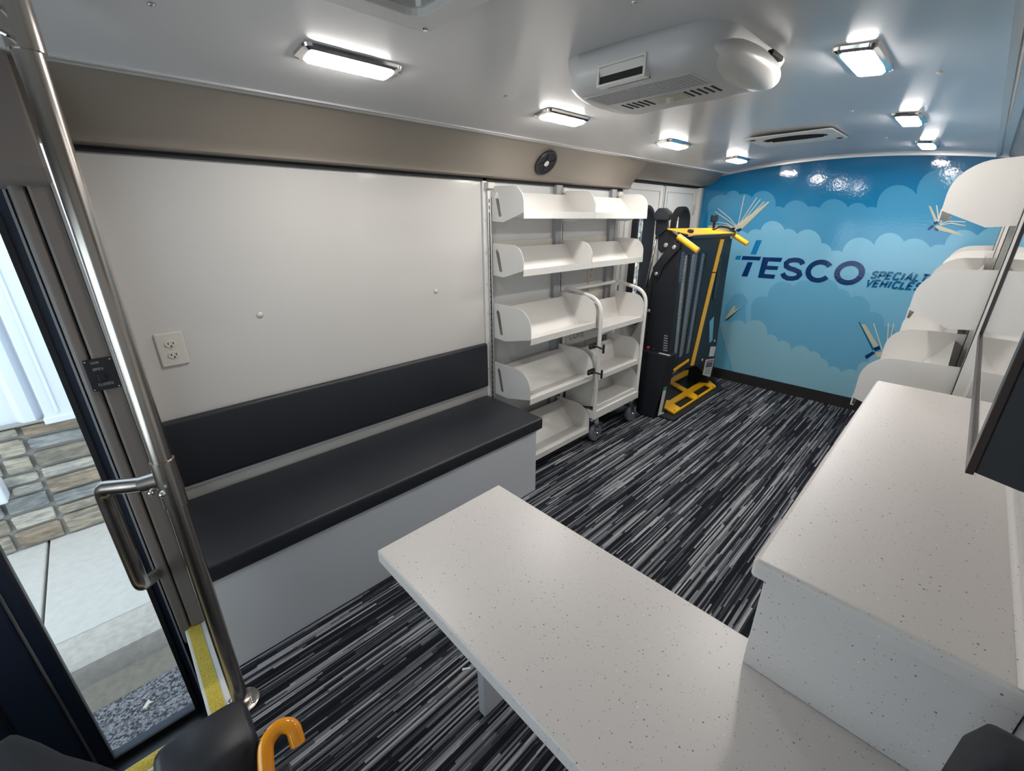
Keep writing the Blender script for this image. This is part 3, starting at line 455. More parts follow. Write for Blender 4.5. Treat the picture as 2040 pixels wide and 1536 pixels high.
for tx, z, h_ in (('DOOR', -0.380, 0.005), ('OPEN', -0.400, 0.0065), ('CLOSED', -0.447, 0.0065)): obj('lettering', write(B(), tx, (-0.066, z), h_, 'y', 1.6862, 1.6872, wf=0.6, gap=0.3, st=0.16), 'grey', sw)
for x in (-0.078, -0.024):
    for z in (-0.457, -0.372): obj('screw', lathe(B(), [(0.0028, 0), (0.002, -0.0018)], (x, 1.687, z), 'y', 8), 'chrome', sw)
obj('rocker', box(B(), -0.062, -0.045, 1.681, 1.688, -0.432, -0.41), 'charcoal', sw, bevel=0.002)
# ================================================================ OUTSIDE
G = -2.10; SWK = -1.95
struct('ground', box(B(), -14, 22, 1.96, 2.30, G-0.1, G), 'asphalt')
struct('gutter', prism(B(), [(2.27, G-0.1), (2.27, G+0.001), (2.40, G+0.045), (2.40, G-0.1)], 'x', -14, 22), 'gutter')
bm = B(); prism(bm, [(2.395, G-0.1), (2.395, G+0.043), (2.43, SWK-0.012), (2.45, SWK), (2.66, SWK), (2.66, G-0.1)], 'x', -14, 22); struct('curb', bm, 'curb', smooth=True, autos=0.6)
for i in range(-9, 14):
    x0 = -0.645+1.5*i
    struct('sidewalk', box(B(), x0+0.006, x0+1.494, 2.665, 3.80, SWK-0.15, SWK), 'concrete', bevel=0.008)
struct('ground', box(B(), -14, 22, 2.6, 3.9, SWK-0.2, SWK-0.15), 'mortar')
def stonewall(name, x0, x1, z0, z1, WY=3.75):
    bm = B(); lay_ = bm.loops.layers.color.new('stone_tint'); random.seed(3)
    pal = [(0.46, 0.44, 0.40), (0.39, 0.40, 0.42), (0.49, 0.465, 0.42), (0.31, 0.325, 0.35), (0.46, 0.42, 0.37), (0.42, 0.43, 0.43), (0.50, 0.49, 0.465)]
    def blk(a, b, c, d):
        g = 0.009; dz = random.uniform(0.018, 0.035); kk = random.uniform(1.12, 1.42); col = [v*kk for v in random.choice(pal)]
        k = rrect(a+g, b-g, c+g, d-g, min(0.014, (d-c)*0.22), 3); k = [(p[0]+random.uniform(-.003, .003), p[1]+random.uniform(-.002, .002)) for p in k]
        cx, cz = (a+b)/2, (c+d)/2
        r0 = [(p[0], WY+0.02, p[1]) for p in k]; r1 = [(p[0], WY-dz*0.6, p[1]) for p in k]; r2 = [(cx+(p[0]-cx)*0.96, WY-dz, cz+(p[1]-cz)*0.86) for p in k]
        nf = len(bm.faces); loft(bm, [r0, r1, r2]); bm.faces.ensure_lookup_table()
        for f in bm.faces[nf:]:
            for lp in f.loops: lp[lay_] = (*col, 1)
    def fill(a, b, c, d):                      # split a rectangle into ledge stones
        if b-a > 0.62: m_ = a+(b-a)*random.uniform(.4, .6); fill(a, m_, c, d); fill(m_, b, c, d); return
        if d-c > 0.16 and (d-c > 0.22 or random.random() < 0.7): m_ = c+(d-c)*random.uniform(.36, .64); fill(a, b, c, m_); fill(a, b, m_, d); return
        if b-a > 0.33: m_ = a+(b-a)*random.uniform(.35, .65); fill(a, m_, c, d); fill(m_, b, c, d); return
        blk(a, b, c, d)
    fill(x0, x1, z0, z1)
    o = struct(name, bm, 'stone')
    obj('mortar', box(B(), x0, x1, WY, WY+0.2, z0, z1), 'mortar', o)
    return o
stonewall('stone_wall', -2.2, -0.27, SWK, -1.135)
stonewall('stone_wall', -0.27, 3.2, SWK, -1.135)
stonewall('stone_wall', 5.6, 9.0, SWK, 0.75)
bm = B(); x = -3.0; pts = []
while x < 5.6:                                 # trapezoid ribs of the metal siding
    pts += [(x, 3.74), (x+0.055, 3.74), (x+0.085, 3.70), (x+0.135, 3.70), (x+0.165, 3.74)]; x += 0.30
pts += [(5.6, 3.74), (5.6, 3.80), (-3.0, 3.80)]
prism(bm, pts, 'z', -1.118, 2.6); struct('metal_siding', bm, 'siding')
struct('stone_ledge', box(B(), -3.0, 5.6, 3.70, 3.80, -1.135, -1.118), 'mortar', bevel=0.004)
for px_ in (-0.42, 3.1, 4.4):
    bm = B(); box(bm, px_, px_+0.22, 3.655, 3.76, -1.12, 2.6); box(bm, px_+0.05, px_+0.065, 3.645, 3.655, -1.08, 2.6); box(bm, px_-0.01, px_+0.24, 3.64, 3.76, -1.14, -1.10); struct('siding_trim', bm, 'siding', bevel=0.006)
struct('building_wall', box(B(), -3.0, 9.0, 3.80, 3.95, SWK-0.2, 3.2), 'siding')
struct('roof_soffit', box(B(), -3.0, 9.0, 3.45, 3.95, 2.6, 2.7), 'siding')
dsp = thing('downspout_outlet', 'small white downspout end poking out over the stone wall outside the door', 'downspout', (-0.78, 3.68, -1.5))
obj('spout', box(B(), -0.80, -0.70, 3.62, 3.75, -1.56, -1.42), 'siding', dsp, bevel=0.012)
tag(obj('dry_leaf', prism(B(), [(-0.335, 2.125), (-0.322, 2.115), (-0.31, 2.13), (-0.292, 2.128), (-0.305, 2.142), (-0.308, 2.158), (-0.32, 2.145)], 'z', G, G+0.012), 'leaf'), 'pale dry leaf lying on the asphalt outside the door', 'leaf')
# ================================================================ GRAB POLE
gp = thing('grab_pole', 'tall stainless grab pole with looped side handle by the entry door', 'grab pole', (0.002, 1.26, F))
PX = lambda z: 0.002+0.017*(z-F)/1.84
obj('pole', tube(B(), [(PX(F), 1.26, F+0.004), (PX(czl(1.26)), 1.26, czl(1.26)-0.004)], 0.0215, 20), 'steel', gp, smooth=True, autos=0.8)
obj('base_flange', lathe(B(), [(0.046, 0.002), (0.048, 0.007), (0.044, 0.010), (0.030, 0.012), (0.030, 0.028), (0.0225, 0.032)], (0.004, 1.26, F), 'z', 28), 'steel', gp, smooth=True, autos=0.6)
for k in range(4):
    a = PI/4+k*PI/2; obj('screw', lathe(B(), [(0.006, 0.010), (0.005, 0.013)], (0.004+0.038*math.cos(a), 1.26+0.038*math.sin(a), F), 'z', 10), 'chrome', gp)
px_ = PX(-0.62)
obj('side_handle', tube(B(), [(px_, 1.265, -0.60), (-0.04, 1.34, -0.630), (-0.122, 1.445, -0.655), (-0.124, 1.455, -0.70), (-0.124, 1.455, -0.995), (-0.118, 1.50, -1.025), (-0.098, 1.76, -1.185)], 0.0195, 18, rad=0.07), 'steel', gp, smooth=True, autos=0.9)
obj('clamp', tube(B(), [(PX(-0.57), 1.26, -0.545), (PX(-0.65), 1.26, -0.675)], 0.0255, 20), 'steel', gp, smooth=True, autos=0.8)
obj('clamp', tube(B(), [(px_, 1.268, -0.60), (-0.035, 1.333, -0.628)], [0.025, 0.0225], 18), 'steel', gp, smooth=True, autos=0.8)
for p in ((-0.010, 1.228, -0.617), (-0.03, 1.302, -0.64)): obj('bolt', lathe(B(), [(0.006, -0.012), (0.0075, -0.008), (0.0075, 0.0)], p, 'y', 10), 'chrome', gp, smooth=True)
obj('clamp', tube(B(), [(PX(0.29), 1.26, 0.285), (PX(0.4), 1.26, 0.395)], 0.026, 20), 'steel', gp, smooth=True, autos=0.8)
for z in (0.305, 0.345): obj('bolt', tube(B(), [(-0.02, 1.215, z), (-0.005, 1.245, z)], 0.006, 10), 'chrome', gp)
# ================================================================ BENCH
bn = thing('bench', 'long white boxed bench with black vinyl cushion and backrest along the left wall', 'bench', (0.8, 1.62, F))
bx = obj('bench_box', box(B(), 0.012, 1.527, 1.405, YL-0.004, F, -1.062), 'skirt', bn, bevel=0.002)
obj('top_rail', box(B(), 0.012, 1.532, 1.400, YL-0.004, -1.062, -1.048), 'white', bn, bevel=0.002)
obj('seat_cushion', box(B(), 0.004, 1.552, 1.380, 1.838, -1.048, -0.982), 'blackv', bn, bevel=0.011, seg=4, smooth=True)
bp = bn
bp = obj('backrest', box(B(), 0.012, 1.548, YL-0.038, YL-0.004, -0.922, -0.655), 'blackv', bn, bevel=0.014, seg=4, smooth=True)
obj('mounting_strip', box(B(), 0.0, 1.553, YL-0.016, YL-0.001, -0.938, -0.922), 'acgrey', bp)
def outlet(x, z, yy, w_, h_, lab, two=True):
    t = thing('wall_outlet', lab, 'outlet', (x, yy, z))
    obj('cover_plate', prism(B(), rrect(x-w_/2, x+w_/2, z-h_/2, z+h_/2, 0.004, 3), 'y', yy-0.007, yy), 'outlet', t, bevel=0.003)
    for s in (1, -1):
        zz = z+s*h_*0.17
        r = obj('socket', prism(B(), circ(x, zz, w_*0.215, 18, h_*0.115), 'y', yy-0.0095, yy-0.0068), 'outlet', t, bevel=0.001)
        bm = B(); 
        for dx in (-1, 1): box(bm, x+dx*w_*0.09-0.0013, x+dx*w_*0.09+0.0013, yy-0.0100, yy-0.0093, zz-0.002, zz+0.006)
        lathe(bm, [(0.0028, -0.0005), (0.0028, 0)], (x, yy-0.0095, zz-0.0075), 'y', 10)
        obj('slots', bm, 'dark', r)
    obj('screw', lathe(B(), [(0.003, 0), (0.002, -0.0015)], (x, yy-0.007, z), 'y', 8), 'outlet', t)
outlet(0.137, -0.409, YL, 0.078, 0.116, 'cream double wall outlet above the left end of the bench')
outlet(2.54, -0.34, YL-0.001, 0.07, 0.114, 'white double wall outlet behind the shelves under the second shelf')
bm = B(); box(bm, 2.515, 2.535, YL-0.014, YL, -0.9, -0.40); tag(obj('cable_channel', bm, 'outlet', bevel=0.002), 'thin white cable channel running down from the outlet behind the shelves', 'cable channel')
# ================================================================ SHELVING
def endpanel_pts(D, hp):
    r = 0.085 if D < 0.27 else 0.11
    pts = [(0, 0.0), (min(0.095, D*0.36), -0.005), (D-0.008, 0.038), (D, 0.042)]
    for i in range(9):
        a = PI/2*i/8; pts.append((D-r+r*math.cos(a), hp-r+r*math.sin(a)))
    pts += [(0.0, hp+0.004)]
    return pts
def make_shelf(D, hp, L, loc, slotted=False):
    """one cantilever shelf, local length along x, projecting towards -y from loc"""
    t = thing('book_shelf', 'x', 'shelf', loc); x0, y0, z0 = loc
    P_ = endpanel_pts(D, hp)
    slot = [(0.038, hp*0.86), (0.022, hp*0.78), (0.050, hp*0.15), (0.060, hp*0.12), (0.074, hp*0.15), (0.048, hp*0.80)]
    for s in (-1, 1):
        xc = x0+s*(L/2-0.002)
        obj('end_panel', plate(B(), [(y0-u, z0+v) for u, v in P_], [[(y0-u, z0+v) for u, v in slot]] if (slotted and s < 0) else [], 'x', xc-0.0014, xc+0.0014), 'shelf', t)
    a, b = x0-L/2+0.003, x0+L/2-0.003
    th = 0.002
    line = [(0.026, hp*0.88), (D*0.56, 0.020), (D-0.006, 0.046)]
    bm = B(); prism(bm, [(y0-u, z0+v) for u, v in line]+[(y0-u-0.001, z0+v-th) for u, v in reversed(line)], 'x', a, b); obj('tray', bm, 'shelf', t)
    bm = B(); prism(bm, [(y0-D+0.006, z0+0.046), (y0-D-0.0015, z0+0.046), (y0-D-0.0015, z0+0.012), (y0-D+0.008, z0+0.012), (y0-D+0.008, z0+0.014), (y0-D+0.002, z0+0.014), (y0-D+0.002, z0+0.044)], 'x', a-0.002, b+0.002); obj('front_lip', bm, 'shelf', t)
    return t
def place(proto, loc, flip, lab, group, used):
    o = proto if not used[0] else copy_tree(proto); used[0] = 1
    o.location = (loc[0], loc[1], loc[2]+H); o.rotation_euler = (0, 0, PI if flip else 0); o['label'] = lab; o['group'] = group
    return o
BL = 0.585
small = make_shelf(0.236, 0.165, BL, (0, 0, 0)); us = [0]
smalls = make_shelf(0.236, 0.165, BL, (0, 0, 0), True); deeps = make_shelf(0.295, 0.200, BL, (0, 0, 0), True); uss, uds = [0], [0]
rsmall = make_shelf(0.162, 0.172, BL, (0, 0, 0)); rdeep = make_shelf(0.234, 0.205, BL, (0, 0, 0)); urs, urd = [0], [0]
GLS = 'white shelves on the left wall'; GRS = 'white shelves on the right wall'
SX1, SX2 = 1.8975, 2.4835
place(smalls, (SX1, 1.823, 0.0), 0, 'topmost white shelf on the left wall, next to the bench panel', GLS, uss)
place(small, (SX2, 1.823, 0.0), 0, 'topmost white shelf on the left wall, the one nearer the wheelchair lift', GLS, us)
place(smalls, (SX1, 1.823, -0.279), 0, 'second white shelf from the top on the left wall, bench side', GLS, uss)
place(small, (SX2, 1.823, -0.279), 0, 'second white shelf from the top on the left wall, directly above the book cart', GLS, us)
place(deeps, (SX1, 1.824, -0.635), 0, 'third white shelf from the top on the left wall, left of the book cart', GLS, uds)
place(deeps, (SX1, 1.824, -0.984), 0, 'fourth white shelf from the top on the left wall, beside the bench end', GLS, uds)
place(deeps, (SX1, 1.824, -1.368), 0, 'lowest white shelf on the left wall, near the floor behind the bench end', GLS, uds)
RX = [2.165, 2.751, 3.337]
nm = ['nearest the counter', 'in the middle bay', 'farthest back by the blue mural']
for i, x in enumerate(RX):
    if i == 0: place(rsmall, (x, -0.058, -0.018), 1, 'topmost white shelf on the right wall, high above the counter end', GRS, urs)
    place(rsmall, (x, -0.058, -0.313), 1, 'upper white shelf on the right wall, '+nm[i], GRS, urs)
    place(rdeep, (x, -0.058, -0.640), 1, 'lower white shelf on the right wall, '+nm[i], GRS, urd)
def upright(x, y, s, z0, z1, lab, group):
    t = thing('shelf_upright', lab, 'shelf upright', (x, y, z0), group)
    fr = y-0.026*s
    slots = []
    z = z1-0.06
    while z > z0+0.08: slots.append([(x-0.0035, z), (x+0.0035, z), (x+0.0035, z-0.017), (x-0.0035, z-0.017)]); z -= 0.032
    obj('channel', plate(B(), [(x-0.014, z0), (x+0.014, z0), (x+0.014, z1), (x-0.014, z1)], slots, 'y', fr, fr+0.002*s), 'white', t)
    bm = B(); box(bm, x-0.014, x-0.012, min(fr, y), max(fr, y), z0, z1); box(bm, x+0.012, x+0.014, min(fr, y), max(fr, y), z0, z1); box(bm, x-0.012, x+0.012, y-0.012*s-0.001, y-0.012*s+0.001, z0, z1, 1); obj('channel_sides', bm, ['white', 'dark'], t)
    obj('top_bracket', box(B(), x-0.020, x+0.026, min(y-0.045*s, y), max(y-0.045*s, y), z1-0.012, z1+0.018), 'outlet', t, bevel=0.003)
    return t
upright(1.5885, YL, 1, F+0.001, 0.168, 'slotted white upright at the bench side of the left shelves', 'shelf uprights')
upright(2.1905, YL, 1, F+0.001, 0.168, 'slotted white upright in the middle of the left shelves', 'shelf uprights')
upright(2.782, YL-0.001, 1, F+0.001, 0.168, 'slotted white upright at the lift side of the left shelves', 'shelf uprights')
upright(1.866, -0.085, -1, F+0.001, 0.20, 'slotted white upright on the right wall just past the counter', 'shelf uprights')
upright(2.458, -0.085, -1, F+0.001, 0.20, 'second slotted white upright on the right wall past the counter', 'shelf uprights')
upright(3.044, -0.085, -1, F+0.001, 0.20, 'third slotted white upright on the right wall past the counter', 'shelf uprights')
upright(3.636, -0.085, -1, F+0.001, 0.20, 'slotted white upright on the right wall next to the blue mural', 'shelf uprights')
# ================================================================ BOOK CART
ct = thing('book_cart', 'white steel book cart on grey casters standing before the left shelves', 'book cart', (2.45, 1.66, F))
cx0, cx1, cy0, cy1, cb = 2.214, 2.747, 1.51, 1.80, -1.255
for x in (cx0, cx1):
    obj('end_frame', tube(B(), [(x, cy0, cb), (x, cy0, -0.455), (x, cy1-0.02, -0.405), (x, cy1, -0.43), (x, cy1, cb)], 0.0125, 14, rad=0.10), 'shelf', ct, smooth=True, autos=0.9)
obj('top_rail', tube(B(), [(cx0, cy1-0.03, -0.415), (cx1, cy1-0.03, -0.415)], 0.0115, 12), 'shelf', ct, smooth=True, autos=0.9)
bm = B(); box(bm, cx0-0.012, cx1+0.012, cy0-0.012, cy0+0.004, cb, cb+0.055); box(bm, cx0-0.012, cx1+0.012, cy1-0.004, cy1+0.012, cb, cb+0.055); box(bm, cx0-0.012, cx0+0.004, cy0, cy1, cb, cb+0.055); box(bm, cx1-0.004, cx1+0.012, cy0, cy1, cb, cb+0.055); box(bm, cx0, cx1, cy0, cy1, cb+0.03, cb+0.04)
obj('base_frame', bm, 'shelf', ct, bevel=0.002)
P_ = endpanel_pts(0.262, 0.19)
for z in (-0.668, -0.985, -1.208):
    y0 = cy1-0.025; a, b = cx0+0.016, cx1-0.016; D = 0.262
    sh = obj('cart_shelf', None or prism(B(), [(y0-0.02, z+0.15), (y0-0.058, z+0.012), (y0-D+0.006, z+0.036), (y0-D-0.002, z+0.036), (y0-D-0.002, z+0.004), (y0-D+0.001, z+0.004), (y0-D+0.001, z+0.033), (y0-D+0.008, z+0.033), (y0-0.061, z+0.009), (y0-0.022, z+0.15)], 'x', a, b), 'shelf', ct)
    for x in (a, b): obj('end_panel', plate(B(), [(y0-u, z+v) for u, v in P_], [], 'x', x-0.0014, x+0.0014), 'shelf', sh)
bm = B(); box(bm, cx0+0.01, cx1-0.01, cy1-0.012, cy1-0.009, -0.80, -0.66); pn = obj('back_panel', bm, 'shelf', ct)
bm = B(); write(bm, 'CORE', (cx0+0.05, -0.765), 0.042, 'y', cy1-0.0135, cy1-0.0122, wf=0.75, gap=0.3, st=0.16); obj('lettering', bm, 'letter', pn)
for x, y in ((cx0+0.025, cy0+0.015), (cx1-0.05, cy0+0.015), (cx0+0.02, cy1-0.015), (cx1-0.02, cy1-0.015)):
    zc = F+0.0625
    c = obj('caster_fork', lathe(B(), [(0.026, 0), (0.028, -0.012), (0.012, -0.016)], (x, y, cb), 'z', 16), 'chrome', ct, smooth=True, autos=0.7)
    for s in (-1, 1):
        bm = B(); prism(bm, [(x-0.022, cb-0.01), (x+0.022, cb-0.01), (x+0.032, zc+0.01), (x+0.024, zc-0.012), (x+0.010, zc-0.008)], 'y', y+s*0.021-0.0015, y+s*0.021+0.0015); obj('fork_side', bm, 'chrome', c, bevel=0.001)
    bm = B(); lathe(bm, [(0.030, -0.016), (0.057, -0.015), (0.0625, -0.008), (0.0625, 0.008), (0.057, 0.015), (0.030, 0.016)], (x+0.02, y, zc), 'y', 28); wh = obj('wheel', bm, 'wheel', ct, smooth=True, autos=0.6)
    obj('hub', lathe(B(), [(0.008, -0.026), (0.010, -0.020), (0.026, -0.0165), (0.028, -0.014), (0.028, 0.014), (0.026, 0.0165), (0.008, 0.026)], (x+0.02, y, zc), 'y', 20), 'chrome', wh, smooth=True, autos=0.5)
    bm = B(); prism(bm, [(x+0.02, zc+0.076), (x+0.07, zc+0.066), (x+0.092, zc+0.03), (x+0.082, zc+0.026), (x+0.06, zc+0.052), (x+0.02, zc+0.066)], 'y', y-0.016, y+0.016); obj('brake_pedal', bm, 'chrome', c, bevel=0.002)
for i, z in enumerate((-0.735, -0.905)):
    lt = thing('rubber_latch', ['upper', 'lower'][i]+' black rubber T-handle latch strapping the book cart to the shelves', 'latch', (2.15, 1.48, z), 'rubber latches on the book cart')
    obj('strap', tube(B(), [(2.11, 1.50, z+0.02), (2.15, 1.485, z+0.005), (2.215, 1.482, z-0.022)], 0.009, 8, flat=0.6, rad=0.02), 'rubber', lt)
    obj('handle', tube(B(), [(2.222, 1.48, z+0.004), (2.222, 1.48, z-0.052)], 0.0075, 8), 'rubber', lt)
    obj('mount', prism(B(), rrect(2.085, 2.16, z-0.004, z+0.034, 0.014, 4), 'y', 1.490, 1.498), 'rubber', lt, bevel=0.002)
    obj('rivet', lathe(B(), [(0.005, 0), (0.004, -0.003)], (2.105, 1.490, z+0.016), 'y', 8), 'chrome', lt)
# ================================================================ WHEELCHAIR LIFT
lf = thing('wheelchair_lift', 'folded black wheelchair lift with yellow handles standing at the side doors', 'wheelchair lift', (3.4, 1.5, F))
X0 = 2.92
obj('near_tower', prism(B(), [(1.60, -0.404), (1.569, -0.29), (1.43, -0.17), (1.395, -0.19), (1.378, -0.55), (1.38, -1.40), (1.60, -1.42), (1.612, -0.55)], 'x', X0, X0+0.045), 'charcoal', lf, bevel=0.004)
obj('pivot_arm', prism(B(), [(1.464, -0.150), (1.434, -0.135), (1.405, -0.15), (1.400, -0.185), (1.497, -0.304), (1.515, -0.375), (1.564, -0.379), (1.574, -0.314), (1.49, -0.185)], 'x', X0-0.018, X0-0.002), 'black', lf, bevel=0.004)
for y, z, r, m_ in ((1.43, -0.17, 0.014, 'alu'), (1.539, -0.354, 0.013, 'alu'), (1.491, -0.158, 0.015, 'grey'), (1.565, -0.621, 0.012, 'alu'), (1.55, 0.0, 0.008, 'black')):
    obj('pivot_bolt', lathe(B(), [(r, 0), (r, -0.006), (r*0.7, -0.009)], (X0-0.018, y, z), 'x', 18), m_, lf, smooth=True, autos=0.6)
obj('cam_plate', prism(B(), [(1.565, -0.106), (1.545, -0.065), (1.512, -0.055), (1.423, -0.10), (1.415, -0.136), (1.470, -0.17), (1.524, -0.215), (1.552, -0.190)], 'x', X0-0.014, X0+0.01), 'black', lf, bevel=0.004)
obj('neck_plate', prism(B(), [(1.584, 0.02), (1.498, 0.018), (1.488, -0.049), (1.549, -0.101), (1.578, -0.09)], 'x', X0-0.03, X0-0.01), 'charcoal', lf, bevel=0.003)
obj('fabric_cap', prism(B(), [(1.588, 0.0), (1.586, 0.05), (1.562, 0.079), (1.52, 0.078), (1.485, 0.055), (1.472, 0.042), (1.484, 0.0)], 'x', X0-0.055, X0+0.0), 'fabric', lf, bevel=0.010, seg=3)
obj('gas_strut', tube(B(), [(X0-0.004, 1.574, -0.09), (X0-0.004, 1.618, -0.46)], 0.008, 10), 'steel', lf, smooth=True)
obj('tower_post', box(B(), X0-0.02, X0+0.0, 1.57, 1.60, F+0.02, -0.42), 'black', lf, bevel=0.004)
pb = obj('pump_box', prism(B(), [(1.41, F+0.004), (1.545, F+0.004), (1.565, -0.92), (1.345, -0.92), (1.35, -0.98)], 'x', 2.868, X0+0.075), 'charcoal', lf, bevel=0.006)
obj('label', box(B(), 2.885, 2.90, 1.355, 1.44, -0.921, -0.917), 'label', pb)
bm = B(); prism(bm, [(2.872, -1.405), (2.922, -1.41), (2.955, -1.215), (2.905, -1.205)], 'y', 1.3765, 1.3780); prism(bm, [(2.905, -1.205), (2.955, -1.215), (2.960, -1.185), (2.910, -1.175)], 'y', 1.3765, 1.3780, 1); obj('warning_label', bm, ['label', 'green'], pb)
obj('knob', lathe(B(), [(0.006, 0), (0.012, -0.004), (0.012, -0.014), (0.006, -0.018)], (2.868, 1.515, -0.885), 'x', 12), 'red', lf, smooth=True)
for y in (1.50, 1.545): obj('pilot_screw', lathe(B(), [(0.004, 0), (0.003, -0.004)], (X0, y, -0.905), 'x', 8), 'alu', lf)
bm = B()
for i in range(7): box(bm, X0-0.003, X0+0.002, 1.392+0.002*i, 1.425+0.001*i, -0.90+i*0.018, -0.893+i*0.018)
obj('vent_louvre', bm, 'grey', lf)
# platform, folded upright
def slotp(a, b, c, d, z0, z1): return [(a, z0), (b, z0), (d, z1), (c, z1)]
holes = [slotp(3.075, 2.985, 3.12, 3.05, -0.225, -1.00), slotp(3.235, 3.12, 3.22, 3.14, -0.225, -1.00), slotp(3.355, 3.28, 3.33, 3.26, -0.228, -1.00)]
pf = obj('platform', plate(B(), [(2.955, -0.105), (3.76, -0.105), (3.80, -0.30), (3.90, -1.395), (3.52, -1.15), (3.02, -1.10), (2.935, -1.09), (2.915, -0.30)], holes, 'y', 1.395, 1.412), 'charcoal', lf, bevel=0.002)
for hl in holes:
    bm = B(); zt, zb_ = -0.225, -1.0
    n_ = 62
    for i in range(n_):
        t = i/n_; z = zt+(zb_-zt)*t; xr = hl[0][0]+(hl[3][0]-hl[0][0])*t; xl = hl[1][0]+(hl[2][0]-hl[1][0])*t
        if xr < xl: xl, xr = xr, xl
        ribbon(bm, [(xl, z-0.016), (xr, z)], 0.0034, 'y', 1.400, 1.404); 
        if i % 2 == 0: ribbon(bm, [(xl, z), (xr, z-0.028)], 0.0026, 'y', 1.403, 1.407)
    obj('mesh_screen', bm, 'meshm', pf)
obj('platform_frame', box(B(), 2.94, 2.975, 1.385, 1.425, -1.09, -0.20), 'steelblue', lf, bevel=0.004)
bm = B(); prism(bm, [(3.568, -0.138), (3.636, -0.14), (3.580, -0.382), (3.516, -0.379)], 'y', 1.390, 1.3955); prism(bm, [(3.514, -0.388), (3.578, -0.391), (3.432, -1.128), (3.372, -1.118)], 'y', 1.390, 1.3955)
obj('edge_stripe', bm, 'yellow', pf)
obj('yellow_bar', prism(B(), [(3.062, -1.076), (3.316, -1.048), (3.320, -1.066), (3.07, -1.098)], 'y', 1.388, 1.3955), 'yellow', pf)
obj('cover_panel', prism(B(), [(3.60, -0.25), (3.66, -0.30), (3.66, -0.62), (3.60, -0.60)], 'y', 1.388, 1.3955), 'black', pf, bevel=0.003)
obj('label', prism(B(), [(3.736, -1.029), (3.850, -1.05), (3.845, -1.14), (3.73, -1.115)], 'y', 1.392, 1.3955), 'label', pf)
bm = B(); prism(bm, [(3.677, -1.135), (3.862, -1.165), (3.835, -1.335), (3.661, -1.27)], 'y', 1.392, 1.3955); prism(bm, [(3.69, -1.148), (3.845, -1.170), (3.843, -1.185), (3.69, -1.162)], 'y', 1.3910, 1.3922, 1); prism(bm, [(3.695, -1.166), (3.835, -1.19), (3.825, -1.235), (3.69, -1.21)], 'y', 1.3910, 1.3922, 2)
for i in range(4): prism(bm, [(3.69, -1.222-i*0.014), (3.81, -1.247-i*0.014), (3.81, -1.251-i*0.014), (3.69, -1.226-i*0.014)], 'y', 1.3912, 1.3922, 2)
obj('warning_label', bm, ['label', 'orangered', 'ink'], pf)
obj('blue_reflector', prism(B(), [(3.62, -0.79), (3.693, -0.758), (3.745, -0.975), (3.69, -0.985)], 'y', 1.392, 1.3955), 'mC', pf, label='pale blue grey slanted plate')
for x, z in ((3.60, -1.12), (3.80, -0.99)): obj('bolt', lathe(B(), [(0.012, 0), (0.009, -0.005)], (x, 1.395, z), 'y', 12), 'alu', pf)
obj('far_tower', prism(B(), [(1.60, -0.35), (1.56, -0.2), (1.42, -0.14), (1.41, -1.40), (1.60, -1.42)], 'x', 3.84, 3.88), 'charcoal', lf, bevel=0.004)
obj('far_post', box(B(), 3.86, 3.90, 1.44, 1.50, -1.42, -0.14), 'steelblue', lf, bevel=0.004)
fl4 = [(2.85, 1.47, -0.050), (3.02, 1.375, -0.090), (3.83, 1.375, -0.096), (3.56, 1.47, -0.056)]
tf = obj('top_flap', loft(B(), [fl4, [(x, y, z-0.006) for x, y, z in fl4]]), 'yellow', lf)
obj('flap_edge', box(B(), 3.03, 3.84, 1.366, 1.373, -0.118, -0.098), 'black', lf)
obj('roller', lathe(B(), [(0.014, -0.02), (0.014, 0.02)], (3.05, 1.40, -0.070), 'x', 14), 'black', lf)
for x, y0, y1 in ((2.90, 1.50, 1.275), (3.80, 1.43, 1.28)):
    z0, z1 = (-0.045, -0.182) if x < 3 else (-0.09, -0.172)
    hb = obj('handle_tube', tube(B(), [(x, y0, z0), (x, y1, z1)], 0.011, 12), 'black', lf, smooth=True, autos=0.8)
    ym, zm = (1.41, -0.1) if x < 3 else (1.385, -0.112)
    obj('hand_grip', tube(B(), [(x, ym, zm), (x, y1-0.01, z1-0.004)], 0.0195, 18), 'yellow', hb, smooth=True, autos=0.8, label='yellow hand grip')
obj('belt_arm', tube(B(), [(3.66, 1.50, 0.0), (3.68, 1.50, -0.12)], 0.010, 10), 'black', lf)
obj('belt_buckle', box(B(), 3.61, 3.70, 1.485, 1.515, -0.012, 0.040), 'black', lf, bevel=0.010, seg=3)
obj('linkage', tube(B(), [(3.50, 1.44, -0.07), (3.58, 1.42, -0.045), (3.70, 1.40, -0.055), (3.80, 1.38, -0.09)], 0.009, 8, rad=0.03), 'black', lf, smooth=True)
# base
obj('base_plate', prism(B(), [(2.93, 1.28), (3.90, 1.283), (4.08, 1.45), (4.10, 1.74), (2.93, 1.74)], 'z', F+0.001, F+0.014), 'black', lf, bevel=0.003)
yo = [(3.212, 1.484), (3.055, 1.42), (3.018, 1.317), (3.839, 1.327), (3.985, 1.481), (4.124, 1.676), (4.094, 1.716), (3.748, 1.711), (3.608, 1.649), (3.507, 1.472), (3.23, 1.462)]
yh = [[(3.676, 1.647), (3.953, 1.65), (3.863, 1.48), (3.58, 1.474)], [(3.549, 1.416), (3.809, 1.419), (3.774, 1.344), (3.496, 1.341)], [(3.192, 1.412), (3.435, 1.414), (3.405, 1.334), (3.149, 1.33)]]
obj('base_ramp_frame', plate(B(), yo, yh, 'z', F+0.020, F+0.034), 'yellow', lf, bevel=0.002)
obj('stop_plate', prism(B(), [(1.60, F+0.03), (1.60, F+0.075), (1.594, F+0.075), (1.594, F+0.03)], 'x', 3.98, 4.12), 'yellow', lf)
